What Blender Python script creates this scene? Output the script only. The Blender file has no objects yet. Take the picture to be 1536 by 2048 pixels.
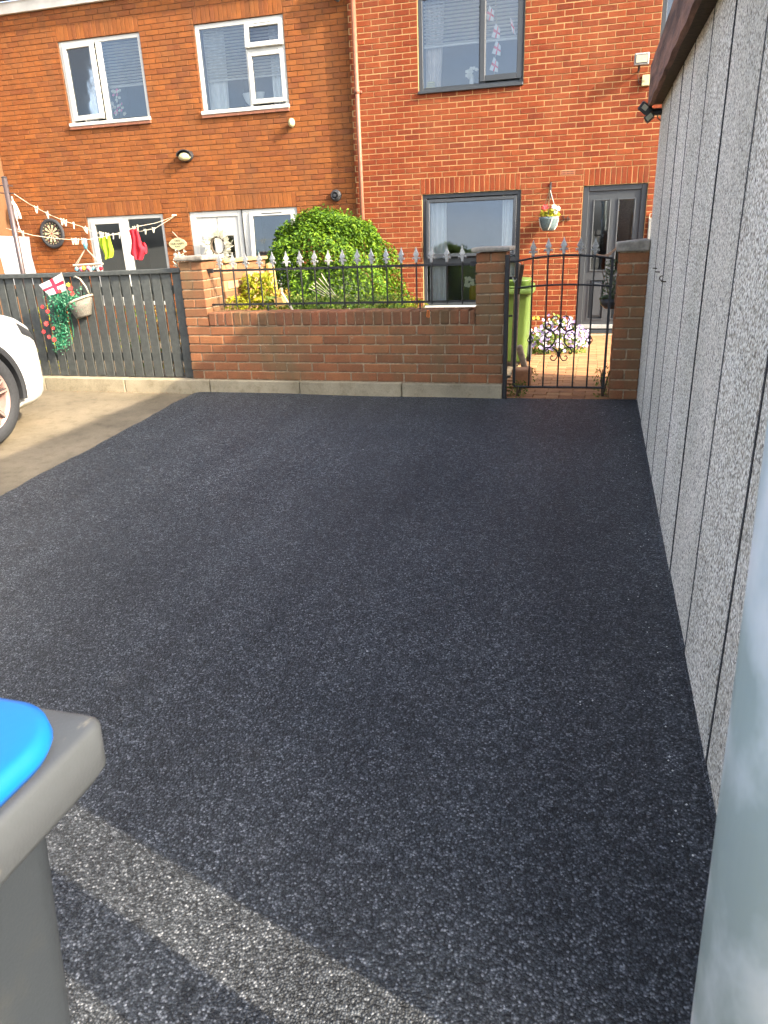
import bpy, bmesh, math, random
from mathutils import Vector, Matrix

random.seed(7)
RND = random.Random(11)
scene = bpy.context.scene
col = scene.collection
R_ = math.radians

# ------------------------------------------------------------------ camera
cam_d = bpy.data.cameras.new('camera')
cam = bpy.data.objects.new('camera', cam_d)
col.objects.link(cam)
scene.camera = cam
YAW, PITCH, ROLL = -0.28159, 0.36865, -0.03961
_f = Vector((math.sin(YAW) * math.cos(PITCH), math.cos(YAW) * math.cos(PITCH), -math.sin(PITCH)))
_r = Vector((math.cos(YAW), -math.sin(YAW), 0))
_u = _r.cross(_f)
_r2 = math.cos(ROLL) * _r + math.sin(ROLL) * _u
_u2 = -math.sin(ROLL) * _r + math.cos(ROLL) * _u
CAM = Vector((0, 0, 1.235))
cam.matrix_world = Matrix(((_r2.x, _u2.x, -_f.x, CAM.x), (_r2.y, _u2.y, -_f.y, CAM.y), (_r2.z, _u2.z, -_f.z, CAM.z), (0, 0, 0, 1)))
cam_d.sensor_fit = 'HORIZONTAL'
cam_d.sensor_width = 36
cam_d.lens = 1439.85 / 1536 * 36
cam_d.clip_start = 0.02
cam_d.clip_end = 1500
cam_d.dof.use_dof = True
cam_d.dof.focus_distance = 6.5
cam_d.dof.aperture_fstop = 22

# ------------------------------------------------------------------ light
SUN_DIR = Vector((-0.955, 0.296, -0.611)).normalized()      # direction the light travels
world = bpy.data.worlds.new('World')
scene.world = world
world.use_nodes = True
wn = world.node_tree.nodes
wl = world.node_tree.links
sky = wn.new('ShaderNodeTexSky')
sky.sky_type = 'NISHITA'
sky.sun_disc = False
sky.sun_elevation = math.asin(-SUN_DIR.z)
sky.sun_rotation = math.atan2(-SUN_DIR.x, -SUN_DIR.y)
sky.air_density = 0.7
sky.dust_density = 4.0
sky.ozone_density = 0.6
bg = wn['Background']
bg.inputs['Strength'].default_value = 0.15
_tc = wn.new('ShaderNodeTexCoord')
_mp = wn.new('ShaderNodeMapping')
_mp.inputs['Scale'].default_value = (1, 1, 2.2)
_cn = wn.new('ShaderNodeTexNoise')
_cn.inputs['Scale'].default_value = 3.2
_cn.inputs['Detail'].default_value = 6
_cr = wn.new('ShaderNodeValToRGB')
_cr.color_ramp.elements[0].position = 0.44
_cr.color_ramp.elements[0].color = (0.12, 0.12, 0.12, 1)
_cr.color_ramp.elements[1].position = 0.68
_cr.color_ramp.elements[1].color = (0.9, 0.9, 0.9, 1)
_bw = wn.new('ShaderNodeRGBToBW')
_cm = wn.new('ShaderNodeMix')
_cm.data_type = 'RGBA'
_cs = wn.new('ShaderNodeVectorMath')
_cs.operation = 'SCALE'
_cs.inputs['Scale'].default_value = 1.3
wl.new(_tc.outputs['Generated'], _mp.inputs[0])
wl.new(_mp.outputs[0], _cn.inputs['Vector'])
wl.new(_cn.outputs['Fac'], _cr.inputs[0])
wl.new(sky.outputs['Color'], _bw.inputs[0])
wl.new(_bw.outputs[0], _cs.inputs[0])
wl.new(_cr.outputs[0], _cm.inputs[0])
wl.new(sky.outputs['Color'], _cm.inputs[6])
wl.new(_cs.outputs[0], _cm.inputs[7])
wl.new(_cm.outputs[2], bg.inputs['Color'])
sun_d = bpy.data.lights.new('sun', 'SUN')
sun_d.energy = 2.6
sun_d.angle = R_(0.55)
sun_d.color = (1.0, 0.86, 0.66)
sun = bpy.data.objects.new('sun', sun_d)
sun.rotation_euler = SUN_DIR.to_track_quat('-Z', 'Y').to_euler()
sun.location = (20, -8, 15)
col.objects.link(sun)
vs = scene.view_settings
vs.view_transform = 'Standard'
vs.look = 'None'
vs.gamma = 1
vs.exposure = 2.35
vs.use_curve_mapping = False
scene.cycles.use_adaptive_sampling = True
scene.cycles.adaptive_threshold = 0.03
scene.cycles.max_bounces = 5
scene.cycles.diffuse_bounces = 2
scene.cycles.glossy_bounces = 3
scene.cycles.transmission_bounces = 4
scene.cycles.transparent_max_bounces = 10
scene.cycles.caustics_reflective = False
scene.cycles.caustics_refractive = False


# ------------------------------------------------------------------ mesh helpers
ORG = {}


class MB:
    def __init__(self):
        self.v = []
        self.f = []
        self.m = []
        self.mi = 0

    def face(self, pts):
        b = len(self.v)
        self.v.extend([tuple(p) for p in pts])
        self.f.append(tuple(range(b, b + len(pts))))
        self.m.append(self.mi)

    def box(self, x0, x1, y0, y1, z0, z1):
        b = len(self.v)
        self.v.extend([(x0, y0, z0), (x1, y0, z0), (x1, y1, z0), (x0, y1, z0),
                       (x0, y0, z1), (x1, y0, z1), (x1, y1, z1), (x0, y1, z1)])
        for q in ((0, 3, 2, 1), (4, 5, 6, 7), (0, 1, 5, 4), (1, 2, 6, 5), (2, 3, 7, 6), (3, 0, 4, 7)):
            self.f.append(tuple(b + i for i in q))
            self.m.append(self.mi)
        return self

    def obox(self, c, ax, ay, az, sx, sy, sz):
        c, ax, ay, az = Vector(c), Vector(ax), Vector(ay), Vector(az)
        b = len(self.v)
        for k in (-1, 1):
            for (i, j) in ((-1, -1), (1, -1), (1, 1), (-1, 1)):
                self.v.append(tuple(c + ax * i * sx / 2 + ay * j * sy / 2 + az * k * sz / 2))
        for q in ((0, 3, 2, 1), (4, 5, 6, 7), (0, 1, 5, 4), (1, 2, 6, 5), (2, 3, 7, 6), (3, 0, 4, 7)):
            self.f.append(tuple(b + i for i in q))
            self.m.append(self.mi)
        return self

    def brick(self, x0, x1, y0, y1, z0, z1, c=0.004):
        # five-sided brick, chamfered front towards -y
        b = len(self.v)
        self.v.extend([(x0, y1, z0), (x1, y1, z0), (x1, y1, z1), (x0, y1, z1),
                       (x0, y0 + c, z0), (x1, y0 + c, z0), (x1, y0 + c, z1), (x0, y0 + c, z1),
                       (x0 + c, y0, z0 + c), (x1 - c, y0, z0 + c), (x1 - c, y0, z1 - c), (x0 + c, y0, z1 - c)])
        for k in range(4):
            k2 = (k + 1) % 4
            self.f.append((b + k, b + k2, b + 4 + k2, b + 4 + k))
            self.f.append((b + 4 + k, b + 4 + k2, b + 8 + k2, b + 8 + k))
            self.m += [self.mi, self.mi]
        self.f.append((b + 8, b + 9, b + 10, b + 11))
        self.m.append(self.mi)
        return self

    def tube(self, pts, r, n=8, cap=True):
        pts = [Vector(p) for p in pts]
        rs = r if isinstance(r, (list, tuple)) else [r] * len(pts)
        b = len(self.v)
        prev = None
        for i, p in enumerate(pts):
            t = (pts[min(i + 1, len(pts) - 1)] - pts[max(i - 1, 0)])
            if t.length < 1e-9:
                t = Vector((0, 0, 1))
            t.normalize()
            if prev is None:
                a = Vector((0, 0, 1)) if abs(t.z) < 0.9 else Vector((1, 0, 0))
                u = t.cross(a).normalized()
            else:
                u = (prev - t * prev.dot(t))
                u = u.normalized() if u.length > 1e-6 else t.orthogonal().normalized()
            prev = u
            w = t.cross(u)
            for k in range(n):
                an = 2 * math.pi * k / n
                self.v.append(tuple(p + (u * math.cos(an) + w * math.sin(an)) * rs[i]))
        for i in range(len(pts) - 1):
            for k in range(n):
                k2 = (k + 1) % n
                self.f.append((b + i * n + k, b + i * n + k2, b + (i + 1) * n + k2, b + (i + 1) * n + k))
                self.m.append(self.mi)
        if cap:
            self.f.append(tuple(b + k for k in range(n))[::-1])
            self.f.append(tuple(b + (len(pts) - 1) * n + k for k in range(n)))
            self.m += [self.mi, self.mi]
        return self

    def loft(self, rings, cap0=True, cap1=True, closed=True):
        b = len(self.v)
        n = len(rings[0])
        for r in rings:
            self.v.extend([tuple(p) for p in r])
        for i in range(len(rings) - 1):
            for k in range(n if closed else n - 1):
                k2 = (k + 1) % n
                self.f.append((b + i * n + k, b + i * n + k2, b + (i + 1) * n + k2, b + (i + 1) * n + k))
                self.m.append(self.mi)
        if cap0:
            self.f.append(tuple(b + k for k in range(n))[::-1])
            self.m.append(self.mi)
        if cap1:
            self.f.append(tuple(b + (len(rings) - 1) * n + k for k in range(n)))
            self.m.append(self.mi)
        return self

    def lathe(self, prof, c, axis='z', n=16, sx=1.0, sy=1.0):
        rings = []
        for (r, h) in prof:
            ring = []
            for k in range(n):
                a = 2 * math.pi * k / n
                p = (r * math.cos(a) * sx, r * math.sin(a) * sy, h)
                if axis == 'y':          # pointing towards -y
                    p = (p[0], -p[2], p[1])
                elif axis == 'x':        # pointing towards +x
                    p = (p[2], p[0], p[1])
                ring.append((c[0] + p[0], c[1] + p[1], c[2] + p[2]))
            rings.append(ring)
        return self.loft(rings)

    def xf(self, M, start=0):
        for i in range(start, len(self.v)):
            self.v[i] = tuple(M @ Vector(self.v[i]))
        return self

    def build(self, name, mats, parent=None, loc=None, smooth=False, bevel=0.0, seg=1, fixn=True):
        org = Vector(loc) if loc is not None else (ORG.get(parent.name, Vector((0, 0, 0))) if parent else Vector((0, 0, 0)))
        me = bpy.data.meshes.new(name)
        me.from_pydata([tuple(Vector(p) - org) for p in self.v], [], self.f)
        if not isinstance(mats, (list, tuple)):
            mats = [mats]
        for m in mats:
            me.materials.append(m)
        if len(mats) > 1:
            me.polygons.foreach_set('material_index', self.m)
        if bevel or fixn:
            bm = bmesh.new()
            bm.from_mesh(me)
            if fixn:
                bmesh.ops.recalc_face_normals(bm, faces=bm.faces)
            if bevel:
                es = [e for e in bm.edges if len(e.link_faces) == 2 and e.calc_face_angle(0) > 0.5]
                bmesh.ops.bevel(bm, geom=es, offset=bevel, segments=seg, affect='EDGES', profile=0.5, clamp_overlap=True)
            bm.to_mesh(me)
            bm.free()
        if smooth:
            me.polygons.foreach_set('use_smooth', [True] * len(me.polygons))
        me.update()
        o = bpy.data.objects.new(name, me)
        col.objects.link(o)
        if parent:
            o.parent = parent
            ORG[o.name] = org
        else:
            o.location = org
            ORG[o.name] = org
        return o


def tag(o, label, cat, group=None, kind=None):
    if label:
        o['label'] = label
    if cat:
        o['category'] = cat
    if group:
        o['group'] = group
    if kind:
        o['kind'] = kind
    return o


def thing(name, label, cat, loc, group=None):
    o = bpy.data.objects.new(name, None)
    o.empty_display_size = 0.2
    o.location = loc
    col.objects.link(o)
    ORG[o.name] = Vector(loc)
    return tag(o, label, cat, group)


def struct(o):
    o['kind'] = 'structure'
    return o


def inst(name, src, parent, loc, org=None):
    o = bpy.data.objects.new(name, src.data if hasattr(src, 'data') else src)
    col.objects.link(o)
    o.parent = parent
    o.location = Vector(loc) - ORG[parent.name]
    return o


# ------------------------------------------------------------------ material helpers
def newmat(name):
    m = bpy.data.materials.new(name)
    m.use_nodes = True
    nt = m.node_tree
    return m, nt, nt.nodes['Principled BSDF']


def node(nt, typ, **kw):
    n = nt.nodes.new(typ)
    for k, v in kw.items():
        if k.startswith('i_'):
            key = k[2:].replace('_', ' ')
            n.inputs[key].default_value = v
        else:
            setattr(n, k, v)
    return n


def ramp(nt, stops, interp='LINEAR'):
    n = nt.nodes.new('ShaderNodeValToRGB')
    n.color_ramp.interpolation = interp
    e = n.color_ramp.elements
    while len(e) < len(stops):
        e.new(0.5)
    for i, (p, c) in enumerate(stops):
        e[i].position = p
        e[i].color = (c[0], c[1], c[2], 1)
    return n


def mix(nt, a, b, fac, blend='MIX'):
    n = nt.nodes.new('ShaderNodeMix')
    n.data_type = 'RGBA'
    n.blend_type = blend
    for key, val in ((0, fac), (6, a), (7, b)):
        if hasattr(val, 'is_output') or isinstance(val, bpy.types.NodeSocket):
            nt.links.new(val, n.inputs[key])
        elif key == 0:
            n.inputs[0].default_value = val
        else:
            n.inputs[key].default_value = (val[0], val[1], val[2], 1)
    return n.outputs[2]


def math_(nt, op, a, b=None, clamp=False):
    n = nt.nodes.new('ShaderNodeMath')
    n.operation = op
    n.use_clamp = clamp
    for i, v in enumerate((a, b)):
        if v is None:
            continue
        if isinstance(v, bpy.types.NodeSocket):
            nt.links.new(v, n.inputs[i])
        else:
            n.inputs[i].default_value = v
    return n.outputs[0]


def pos(nt, scale=(1, 1, 1), rot=(0, 0, 0), obj=False):
    mp = nt.nodes.new('ShaderNodeMapping')
    mp.inputs['Scale'].default_value = scale
    mp.inputs['Rotation'].default_value = rot
    if obj:
        tc = nt.nodes.new('ShaderNodeTexCoord')
        nt.links.new(tc.outputs['Object'], mp.inputs[0])
    else:
        g = nt.nodes.new('ShaderNodeNewGeometry')
        nt.links.new(g.outputs['Position'], mp.inputs[0])
    return mp.outputs[0]


def noise(nt, vec, scale, detail=4, rough=0.55):
    n = node(nt, 'ShaderNodeTexNoise', i_Scale=scale, i_Detail=detail, i_Roughness=rough)
    nt.links.new(vec, n.inputs['Vector'])
    return n.outputs['Fac']


def bump(nt, height, bsdf, strength=0.5, dist=0.005, normal=None):
    b = node(nt, 'ShaderNodeBump', i_Strength=strength, i_Distance=dist)
    nt.links.new(height, b.inputs['Height'])
    if normal is not None:
        nt.links.new(normal, b.inputs['Normal'])
    if bsdf is not None:
        nt.links.new(b.outputs[0], bsdf.inputs['Normal'])
    return b.outputs[0]


def plain(name, c, rough=0.6, metal=0.0, var=0.12, scale=30, bs=0.15, bd=0.002, spec=None, var2=0.0, scale2=2.0):
    m, nt, b = newmat(name)
    p = pos(nt)
    n1 = noise(nt, p, scale)
    r = ramp(nt, [(0.3, [x * (1 - var) for x in c]), (0.7, [min(1, x * (1 + var)) for x in c])])
    nt.links.new(n1, r.inputs[0])
    cc = r.outputs[0]
    if var2:
        n2 = noise(nt, p, scale2, 3)
        r2 = ramp(nt, [(0.35, [1 - var2] * 3), (0.65, [1.0] * 3)])
        nt.links.new(n2, r2.inputs[0])
        cc = mix(nt, cc, r2.outputs[0], 1.0, 'MULTIPLY')
    nt.links.new(cc, b.inputs['Base Color'])
    b.inputs['Roughness'].default_value = rough
    b.inputs['Metallic'].default_value = metal
    if spec is not None:
        b.inputs['Specular IOR Level'].default_value = spec
    if bs:
        bump(nt, n1, b, bs, bd)
    return m


def brickmat(name, cols, rough=0.85, groove=0.8, grime=None, spots=None, gf=0.75):
    m, nt, b = newmat(name)
    g = nt.nodes.new('ShaderNodeNewGeometry')
    oi = nt.nodes.new('ShaderNodeObjectInfo')
    rnd = math_(nt, 'FRACT', math_(nt, 'ADD', math_(nt, 'MULTIPLY', oi.outputs['Random'], 7.31), g.outputs['Random Per Island']))
    k = len(cols)
    r = ramp(nt, [(i / (k - 1), c) for i, c in enumerate(cols)])
    nt.links.new(rnd, r.inputs[0])
    p = pos(nt)
    pst = pos(nt, (1, 1, 2.6), (0, R_(18), 0))
    n1 = noise(nt, pst, 75, 5, 0.65)
    n2 = noise(nt, p, 9, 4)
    n3 = noise(nt, p, 260, 3, 0.7)
    rr = ramp(nt, [(0.3, (0.72, 0.70, 0.68)), (0.7, (1.16, 1.16, 1.14))])
    nt.links.new(n1, rr.inputs[0])
    c1 = mix(nt, r.outputs[0], rr.outputs[0], 0.8, 'MULTIPLY')
    rr2 = ramp(nt, [(0.35, (0.78, 0.78, 0.8)), (0.65, (1.1, 1.08, 1.05))])
    nt.links.new(n2, rr2.inputs[0])
    c2 = mix(nt, c1, rr2.outputs[0], 0.7, 'MULTIPLY')
    if spots:
        s = noise(nt, p, 38, 2)
        rs = ramp(nt, [(0.70, (0, 0, 0)), (0.76, (1, 1, 1))])
        nt.links.new(s, rs.inputs[0])
        c2 = mix(nt, c2, spots, math_(nt, 'MULTIPLY', rs.outputs[0], 0.5))
    if grime:
        pv = pos(nt, (1, 1, 0.35))
        gn = noise(nt, pv, 3.3, 6, 0.65)
        rg = ramp(nt, [(0.42, (0, 0, 0)), (0.68, (1, 1, 1))])
        nt.links.new(gn, rg.inputs[0])
        c2 = mix(nt, c2, grime, math_(nt, 'MULTIPLY', rg.outputs[0], gf))
    nt.links.new(c2, b.inputs['Base Color'])
    b.inputs['Roughness'].default_value = rough
    b.inputs['Specular IOR Level'].default_value = 0.25
    hh = math_(nt, 'ADD', n1, math_(nt, 'MULTIPLY', n3, 0.35))
    bump(nt, hh, b, groove, 0.004)
    return m


M = {}
M['brick_r'] = brickmat('brick_red', [(0.135, 0.024, 0.0075), (0.185, 0.035, 0.0095), (0.205, 0.041, 0.0105), (0.17, 0.031, 0.0085), (0.225, 0.048, 0.0125)], grime=(0.24, 0.085, 0.035), gf=0.35)
M['brick_l'] = brickmat('brick_brown', [(0.195, 0.061, 0.017), (0.25, 0.082, 0.020), (0.225, 0.072, 0.018), (0.265, 0.090, 0.022), (0.18, 0.055, 0.018), (0.25, 0.082, 0.020)], groove=0.7, grime=(0.13, 0.060, 0.026), gf=0.45)
M['brick_w'] = brickmat('brick_wall', [(0.22, 0.092, 0.044), (0.31, 0.122, 0.054), (0.26, 0.108, 0.050), (0.34, 0.140, 0.060)], groove=0.9, grime=(0.15, 0.115, 0.058), spots=(0.40, 0.31, 0.20))
M['brick_c'] = brickmat('brick_coping', [(0.17, 0.078, 0.042), (0.26, 0.098, 0.048), (0.20, 0.085, 0.044)], groove=0.9, grime=(0.095, 0.078, 0.036), spots=(0.36, 0.30, 0.21))
M['brick_d'] = brickmat('brick_pale', [(0.45, 0.22, 0.11), (0.52, 0.30, 0.17), (0.40, 0.17, 0.10)], groove=0.7)
M['paver'] = brickmat('brick_paver', [(0.34, 0.165, 0.075), (0.41, 0.21, 0.095), (0.30, 0.14, 0.066), (0.44, 0.24, 0.11)], groove=0.4)
M['mortar_r'] = plain('mortar_cream', (0.36, 0.22, 0.092), 0.95, var=0.2, scale=90, bs=0.7, bd=0.004)
M['mortar_l'] = plain('mortar_brown', (0.105, 0.048, 0.019), 0.95, var=0.45, scale=30, bs=0.7, bd=0.004)
M['mortar_w'] = plain('mortar_grey', (0.32, 0.24, 0.15), 0.95, var=0.4, scale=40, bs=0.7, bd=0.004)
M['upvc'] = plain('white_upvc', (0.50, 0.50, 0.455), 0.35, var=0.03, scale=6, bs=0.02)
M['grey_upvc'] = plain('grey_upvc', (0.034, 0.039, 0.044), 0.4, var=0.06, scale=8, bs=0.03)
M['door_grey'] = plain('door_grey', (0.042, 0.048, 0.053), 0.45, var=0.06, scale=60, bs=0.08)
M['fence'] = plain('fence_paint', (0.066, 0.071, 0.064), 0.65, var=0.22, scale=26, bs=0.3, bd=0.003, var2=0.25, scale2=3)
M['black'] = plain('black_iron', (0.018, 0.019, 0.020), 0.45, 0.2, var=0.4, scale=80, bs=0.3)
M['silver'] = plain('silver_paint', (0.34, 0.34, 0.32), 0.5, 0.3, var=0.35, scale=90, bs=0.3)
M['rubber'] = plain('rubber', (0.025, 0.026, 0.028), 0.8, var=0.2, scale=60, bs=0.2)
M['plastic_k'] = plain('black_plastic', (0.03, 0.031, 0.033), 0.45, var=0.1, scale=40, bs=0.05)
M['cream'] = plain('cream_plastic', (0.46, 0.42, 0.22), 0.45, var=0.06, scale=20, bs=0.03)
M['pipe'] = plain('pipe_brown', (0.22, 0.088, 0.048), 0.5, var=0.12, scale=14, bs=0.1)
M['cloth_w'] = plain('white_cloth', (0.592, 0.592, 0.56), 0.9, var=0.06, scale=12, bs=0.2)
M['curtain'] = plain('curtain_cloth', (0.72, 0.74, 0.72), 0.9, var=0.05, scale=12, bs=0.1)
M['curtain_b'] = plain('curtain_beige', (0.55, 0.50, 0.46), 0.9, var=0.08, scale=12, bs=0.1)
M['green_cloth'] = plain('lime_cloth', (0.364, 0.518, 0.014), 0.85, var=0.08, scale=20, bs=0.15)
M['red_cloth'] = plain('red_cloth', (0.504, 0.008, 0.021), 0.8, var=0.1, scale=20, bs=0.15)
M['flag_red'] = plain('flag_red', (0.66, 0.02, 0.05), 0.8, var=0.05, scale=20, bs=0.05)
M['flag_white'] = plain('flag_white', (0.68, 0.671, 0.663), 0.8, var=0.03, scale=20, bs=0.05)
M['wood'] = plain('weathered_wood', (0.33, 0.25, 0.17), 0.8, var=0.3, scale=30, bs=0.4)
M['wood_o'] = plain('ochre_wood', (0.45, 0.28, 0.09), 0.8, var=0.3, scale=25, bs=0.4)
M['room'] = plain('room_paint', (0.16, 0.17, 0.18), 0.9, var=0.05, scale=4, bs=0)
M['rope'] = plain('rope', (0.465, 0.413, 0.315), 0.9, var=0.15, scale=100, bs=0.3)
M['peg'] = plain('pale_peg', (0.495, 0.495, 0.375), 0.6, var=0.12, scale=30, bs=0.05)
M['cap'] = plain('cap_concrete', (0.30, 0.27, 0.22), 0.95, var=0.35, scale=22, bs=0.7, bd=0.006, var2=0.3, scale2=6)
M['stucco'] = plain('painted_render', (0.135, 0.060, 0.021), 0.9, var=0.1, scale=30, bs=0.3)
M['soil'] = plain('soil', (0.11, 0.085, 0.05), 0.95, var=0.4, scale=12, bs=0.9, bd=0.02)
M['far_ground'] = plain('far_ground', (0.13, 0.12, 0.09), 0.95, var=0.3, scale=1.5, bs=0.3)
M['roof'] = plain('roof_tile', (0.14, 0.10, 0.085), 0.8, var=0.25, scale=20, bs=0.5)
M['white_gloss'] = plain('fascia_white', (0.66, 0.65, 0.58), 0.5, var=0.08, scale=5, bs=0.05, var2=0.15, scale2=3)
M['lime_bin'] = plain('lime_bin_plastic', (0.085, 0.14, 0.022), 0.5, var=0.08, scale=14, bs=0.1, var2=0.2, scale2=5)
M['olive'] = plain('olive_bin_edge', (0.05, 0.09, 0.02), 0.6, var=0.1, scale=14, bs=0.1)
M['wicker'] = plain('wicker_grey', (0.17, 0.155, 0.125), 0.8, var=0.35, scale=110, bs=0.8, bd=0.004)
M['rattan'] = plain('pale_rattan', (0.40, 0.35, 0.26), 0.8, var=0.2, scale=110, bs=0.5)
M['teal_weave'] = plain('teal_weave', (0.09, 0.13, 0.13), 0.7, var=0.5, scale=70, bs=0.6)
M['red_petal'] = plain('red_petal', (0.62, 0.035, 0.035), 0.7, var=0.2, scale=60, bs=0)
M['coral'] = plain('coral_petal', (0.55, 0.06, 0.05), 0.7, var=0.2, scale=60, bs=0)
M['yellow'] = plain('yellow_petal', (0.75, 0.55, 0.04), 0.7, var=0.15, scale=60, bs=0)
M['lilac'] = plain('lilac_petal', (0.36, 0.28, 0.50), 0.7, var=0.25, scale=60, bs=0)
M['white_petal'] = plain('white_petal', (0.624, 0.616, 0.528), 0.7, var=0.1, scale=60, bs=0)
M['pink'] = plain('pink', (0.72, 0.20, 0.35), 0.7, var=0.1, scale=60, bs=0)
M['blue_k'] = plain('teal_plastic', (0.12, 0.34, 0.40), 0.6, var=0.1, scale=60, bs=0)
M['dark_stem'] = plain('stem', (0.09, 0.065, 0.04), 0.9, var=0.3, scale=40, bs=0.4)
M['orange'] = plain('orange_tag', (0.75, 0.20, 0.03), 0.6, var=0.05, scale=40, bs=0)
M['terracotta'] = plain('terracotta', (0.42, 0.15, 0.07), 0.9, var=0.15, scale=60, bs=0.3)
M['hole'] = plain('dark_hole', (0.01, 0.01, 0.01), 0.9, var=0, scale=10, bs=0)
M['paint_car'] = plain('car_white', (0.663, 0.663, 0.629), 0.22, var=0.01, scale=3, bs=0.0)
M['rim_dark'] = plain('rim_dark', (0.10, 0.075, 0.07), 0.4, 0.5, var=0.1, scale=40, bs=0)
M['rim_rose'] = plain('rim_rose', (0.62, 0.40, 0.34), 0.35, 0.6, var=0.05, scale=40, bs=0)
M['brass'] = plain('number_dark', (0.05, 0.035, 0.025), 0.5, var=0.1, scale=60, bs=0)
M['dart_cream'] = plain('dart_cream', (0.55, 0.45, 0.27), 0.9, var=0.1, scale=60, bs=0)
M['dart_black'] = plain('dart_black', (0.02, 0.018, 0.015), 0.9, var=0.1, scale=60, bs=0)
M['dart_brown'] = plain('dart_brown', (0.16, 0.03, 0.02), 0.9, var=0.1, scale=60, bs=0)
M['dart_green'] = plain('dart_green', (0.02, 0.14, 0.05), 0.9, var=0.1, scale=60, bs=0)
M['lens'] = plain('lamp_lens', (0.36, 0.34, 0.24), 0.2, var=0.1, scale=30, bs=0)
M['stone_chip'] = plain('stone_chip', (0.62, 0.62, 0.58), 0.7, var=0.2, scale=200, bs=0)
M['slab'] = plain('grey_step', (0.22, 0.22, 0.20), 0.9, var=0.2, scale=30, bs=0.4)


def glass_mat(name, refl=0.085, tint=(0.96, 0.98, 0.98)):
    m, nt, b = newmat(name)
    nt.nodes.remove(b)
    out = nt.nodes['Material Output']
    tr = node(nt, 'ShaderNodeBsdfTransparent')
    tr.inputs[0].default_value = (*tint, 1)
    gl = node(nt, 'ShaderNodeBsdfGlossy')
    gl.inputs['Roughness'].default_value = 0.02
    gl.inputs['Color'].default_value = (0.92, 0.96, 1, 1)
    gb_ = bump(nt, noise(nt, pos(nt), 2.5, 2), None, 0.02, 0.02)
    nt.links.new(gb_, gl.inputs['Normal'])
    fr = node(nt, 'ShaderNodeLayerWeight')
    fr.inputs[0].default_value = 0.35
    f = math_(nt, 'MAXIMUM', fr.outputs['Fresnel'], refl)
    mx = node(nt, 'ShaderNodeMixShader')
    nt.links.new(f, mx.inputs[0])
    nt.links.new(tr.outputs[0], mx.inputs[1])
    nt.links.new(gl.outputs[0], mx.inputs[2])
    nt.links.new(mx.outputs[0], out.inputs[0])
    return m


M['glass'] = glass_mat('window_glass')
M['glass_dim'] = glass_mat('door_glass', 0.10, (0.55, 0.58, 0.6))


def leafmat(name, c0, c1, c2, trans=0.25):
    m, nt, b = newmat(name)
    g = nt.nodes.new('ShaderNodeNewGeometry')
    r = ramp(nt, [(0.0, c0), (0.5, c1), (1.0, c2)])
    nt.links.new(g.outputs['Random Per Island'], r.inputs[0])
    nt.links.new(r.outputs[0], b.inputs['Base Color'])
    b.inputs['Roughness'].default_value = 0.6
    b.inputs['Specular IOR Level'].default_value = 0.25
    out = nt.nodes['Material Output']
    tl = node(nt, 'ShaderNodeBsdfTranslucent')
    nt.links.new(r.outputs[0], tl.inputs[0])
    mx = node(nt, 'ShaderNodeMixShader')
    mx.inputs[0].default_value = trans
    nt.links.new(b.outputs[0], mx.inputs[1])
    nt.links.new(tl.outputs[0], mx.inputs[2])
    nt.links.new(mx.outputs[0], out.inputs[0])
    return m


M['leaf_hedge'] = leafmat('hedge_leaf', (0.022, 0.060, 0.003), (0.070, 0.150, 0.005), (0.165, 0.265, 0.009))
M['leaf_lime'] = leafmat('lime_leaf', (0.13, 0.16, 0.008), (0.28, 0.29, 0.010), (0.40, 0.37, 0.02))
M['leaf_low'] = leafmat('low_leaf', (0.04, 0.08, 0.008), (0.11, 0.18, 0.016), (0.27, 0.28, 0.07))
M['leaf_teal'] = leafmat('trailing_leaf', (0.01, 0.10, 0.045), (0.02, 0.19, 0.09), (0.16, 0.34, 0.2), 0.15)
M['leaf_dark'] = leafmat('dark_leaf', (0.03, 0.05, 0.025), (0.06, 0.085, 0.04), (0.15, 0.18, 0.10))
M['leaf_white'] = leafmat('bleached_sprig', (0.42, 0.40, 0.28), (0.60, 0.58, 0.44), (0.72, 0.70, 0.58), 0.1)
M['leaf_ochre'] = leafmat('ochre_leaf', (0.24, 0.12, 0.02), (0.36, 0.22, 0.03), (0.42, 0.31, 0.08))
M['leaf_brown'] = leafmat('brown_leaf', (0.20, 0.10, 0.05), (0.30, 0.17, 0.09), (0.32, 0.2, 0.1), 0.1)


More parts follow.
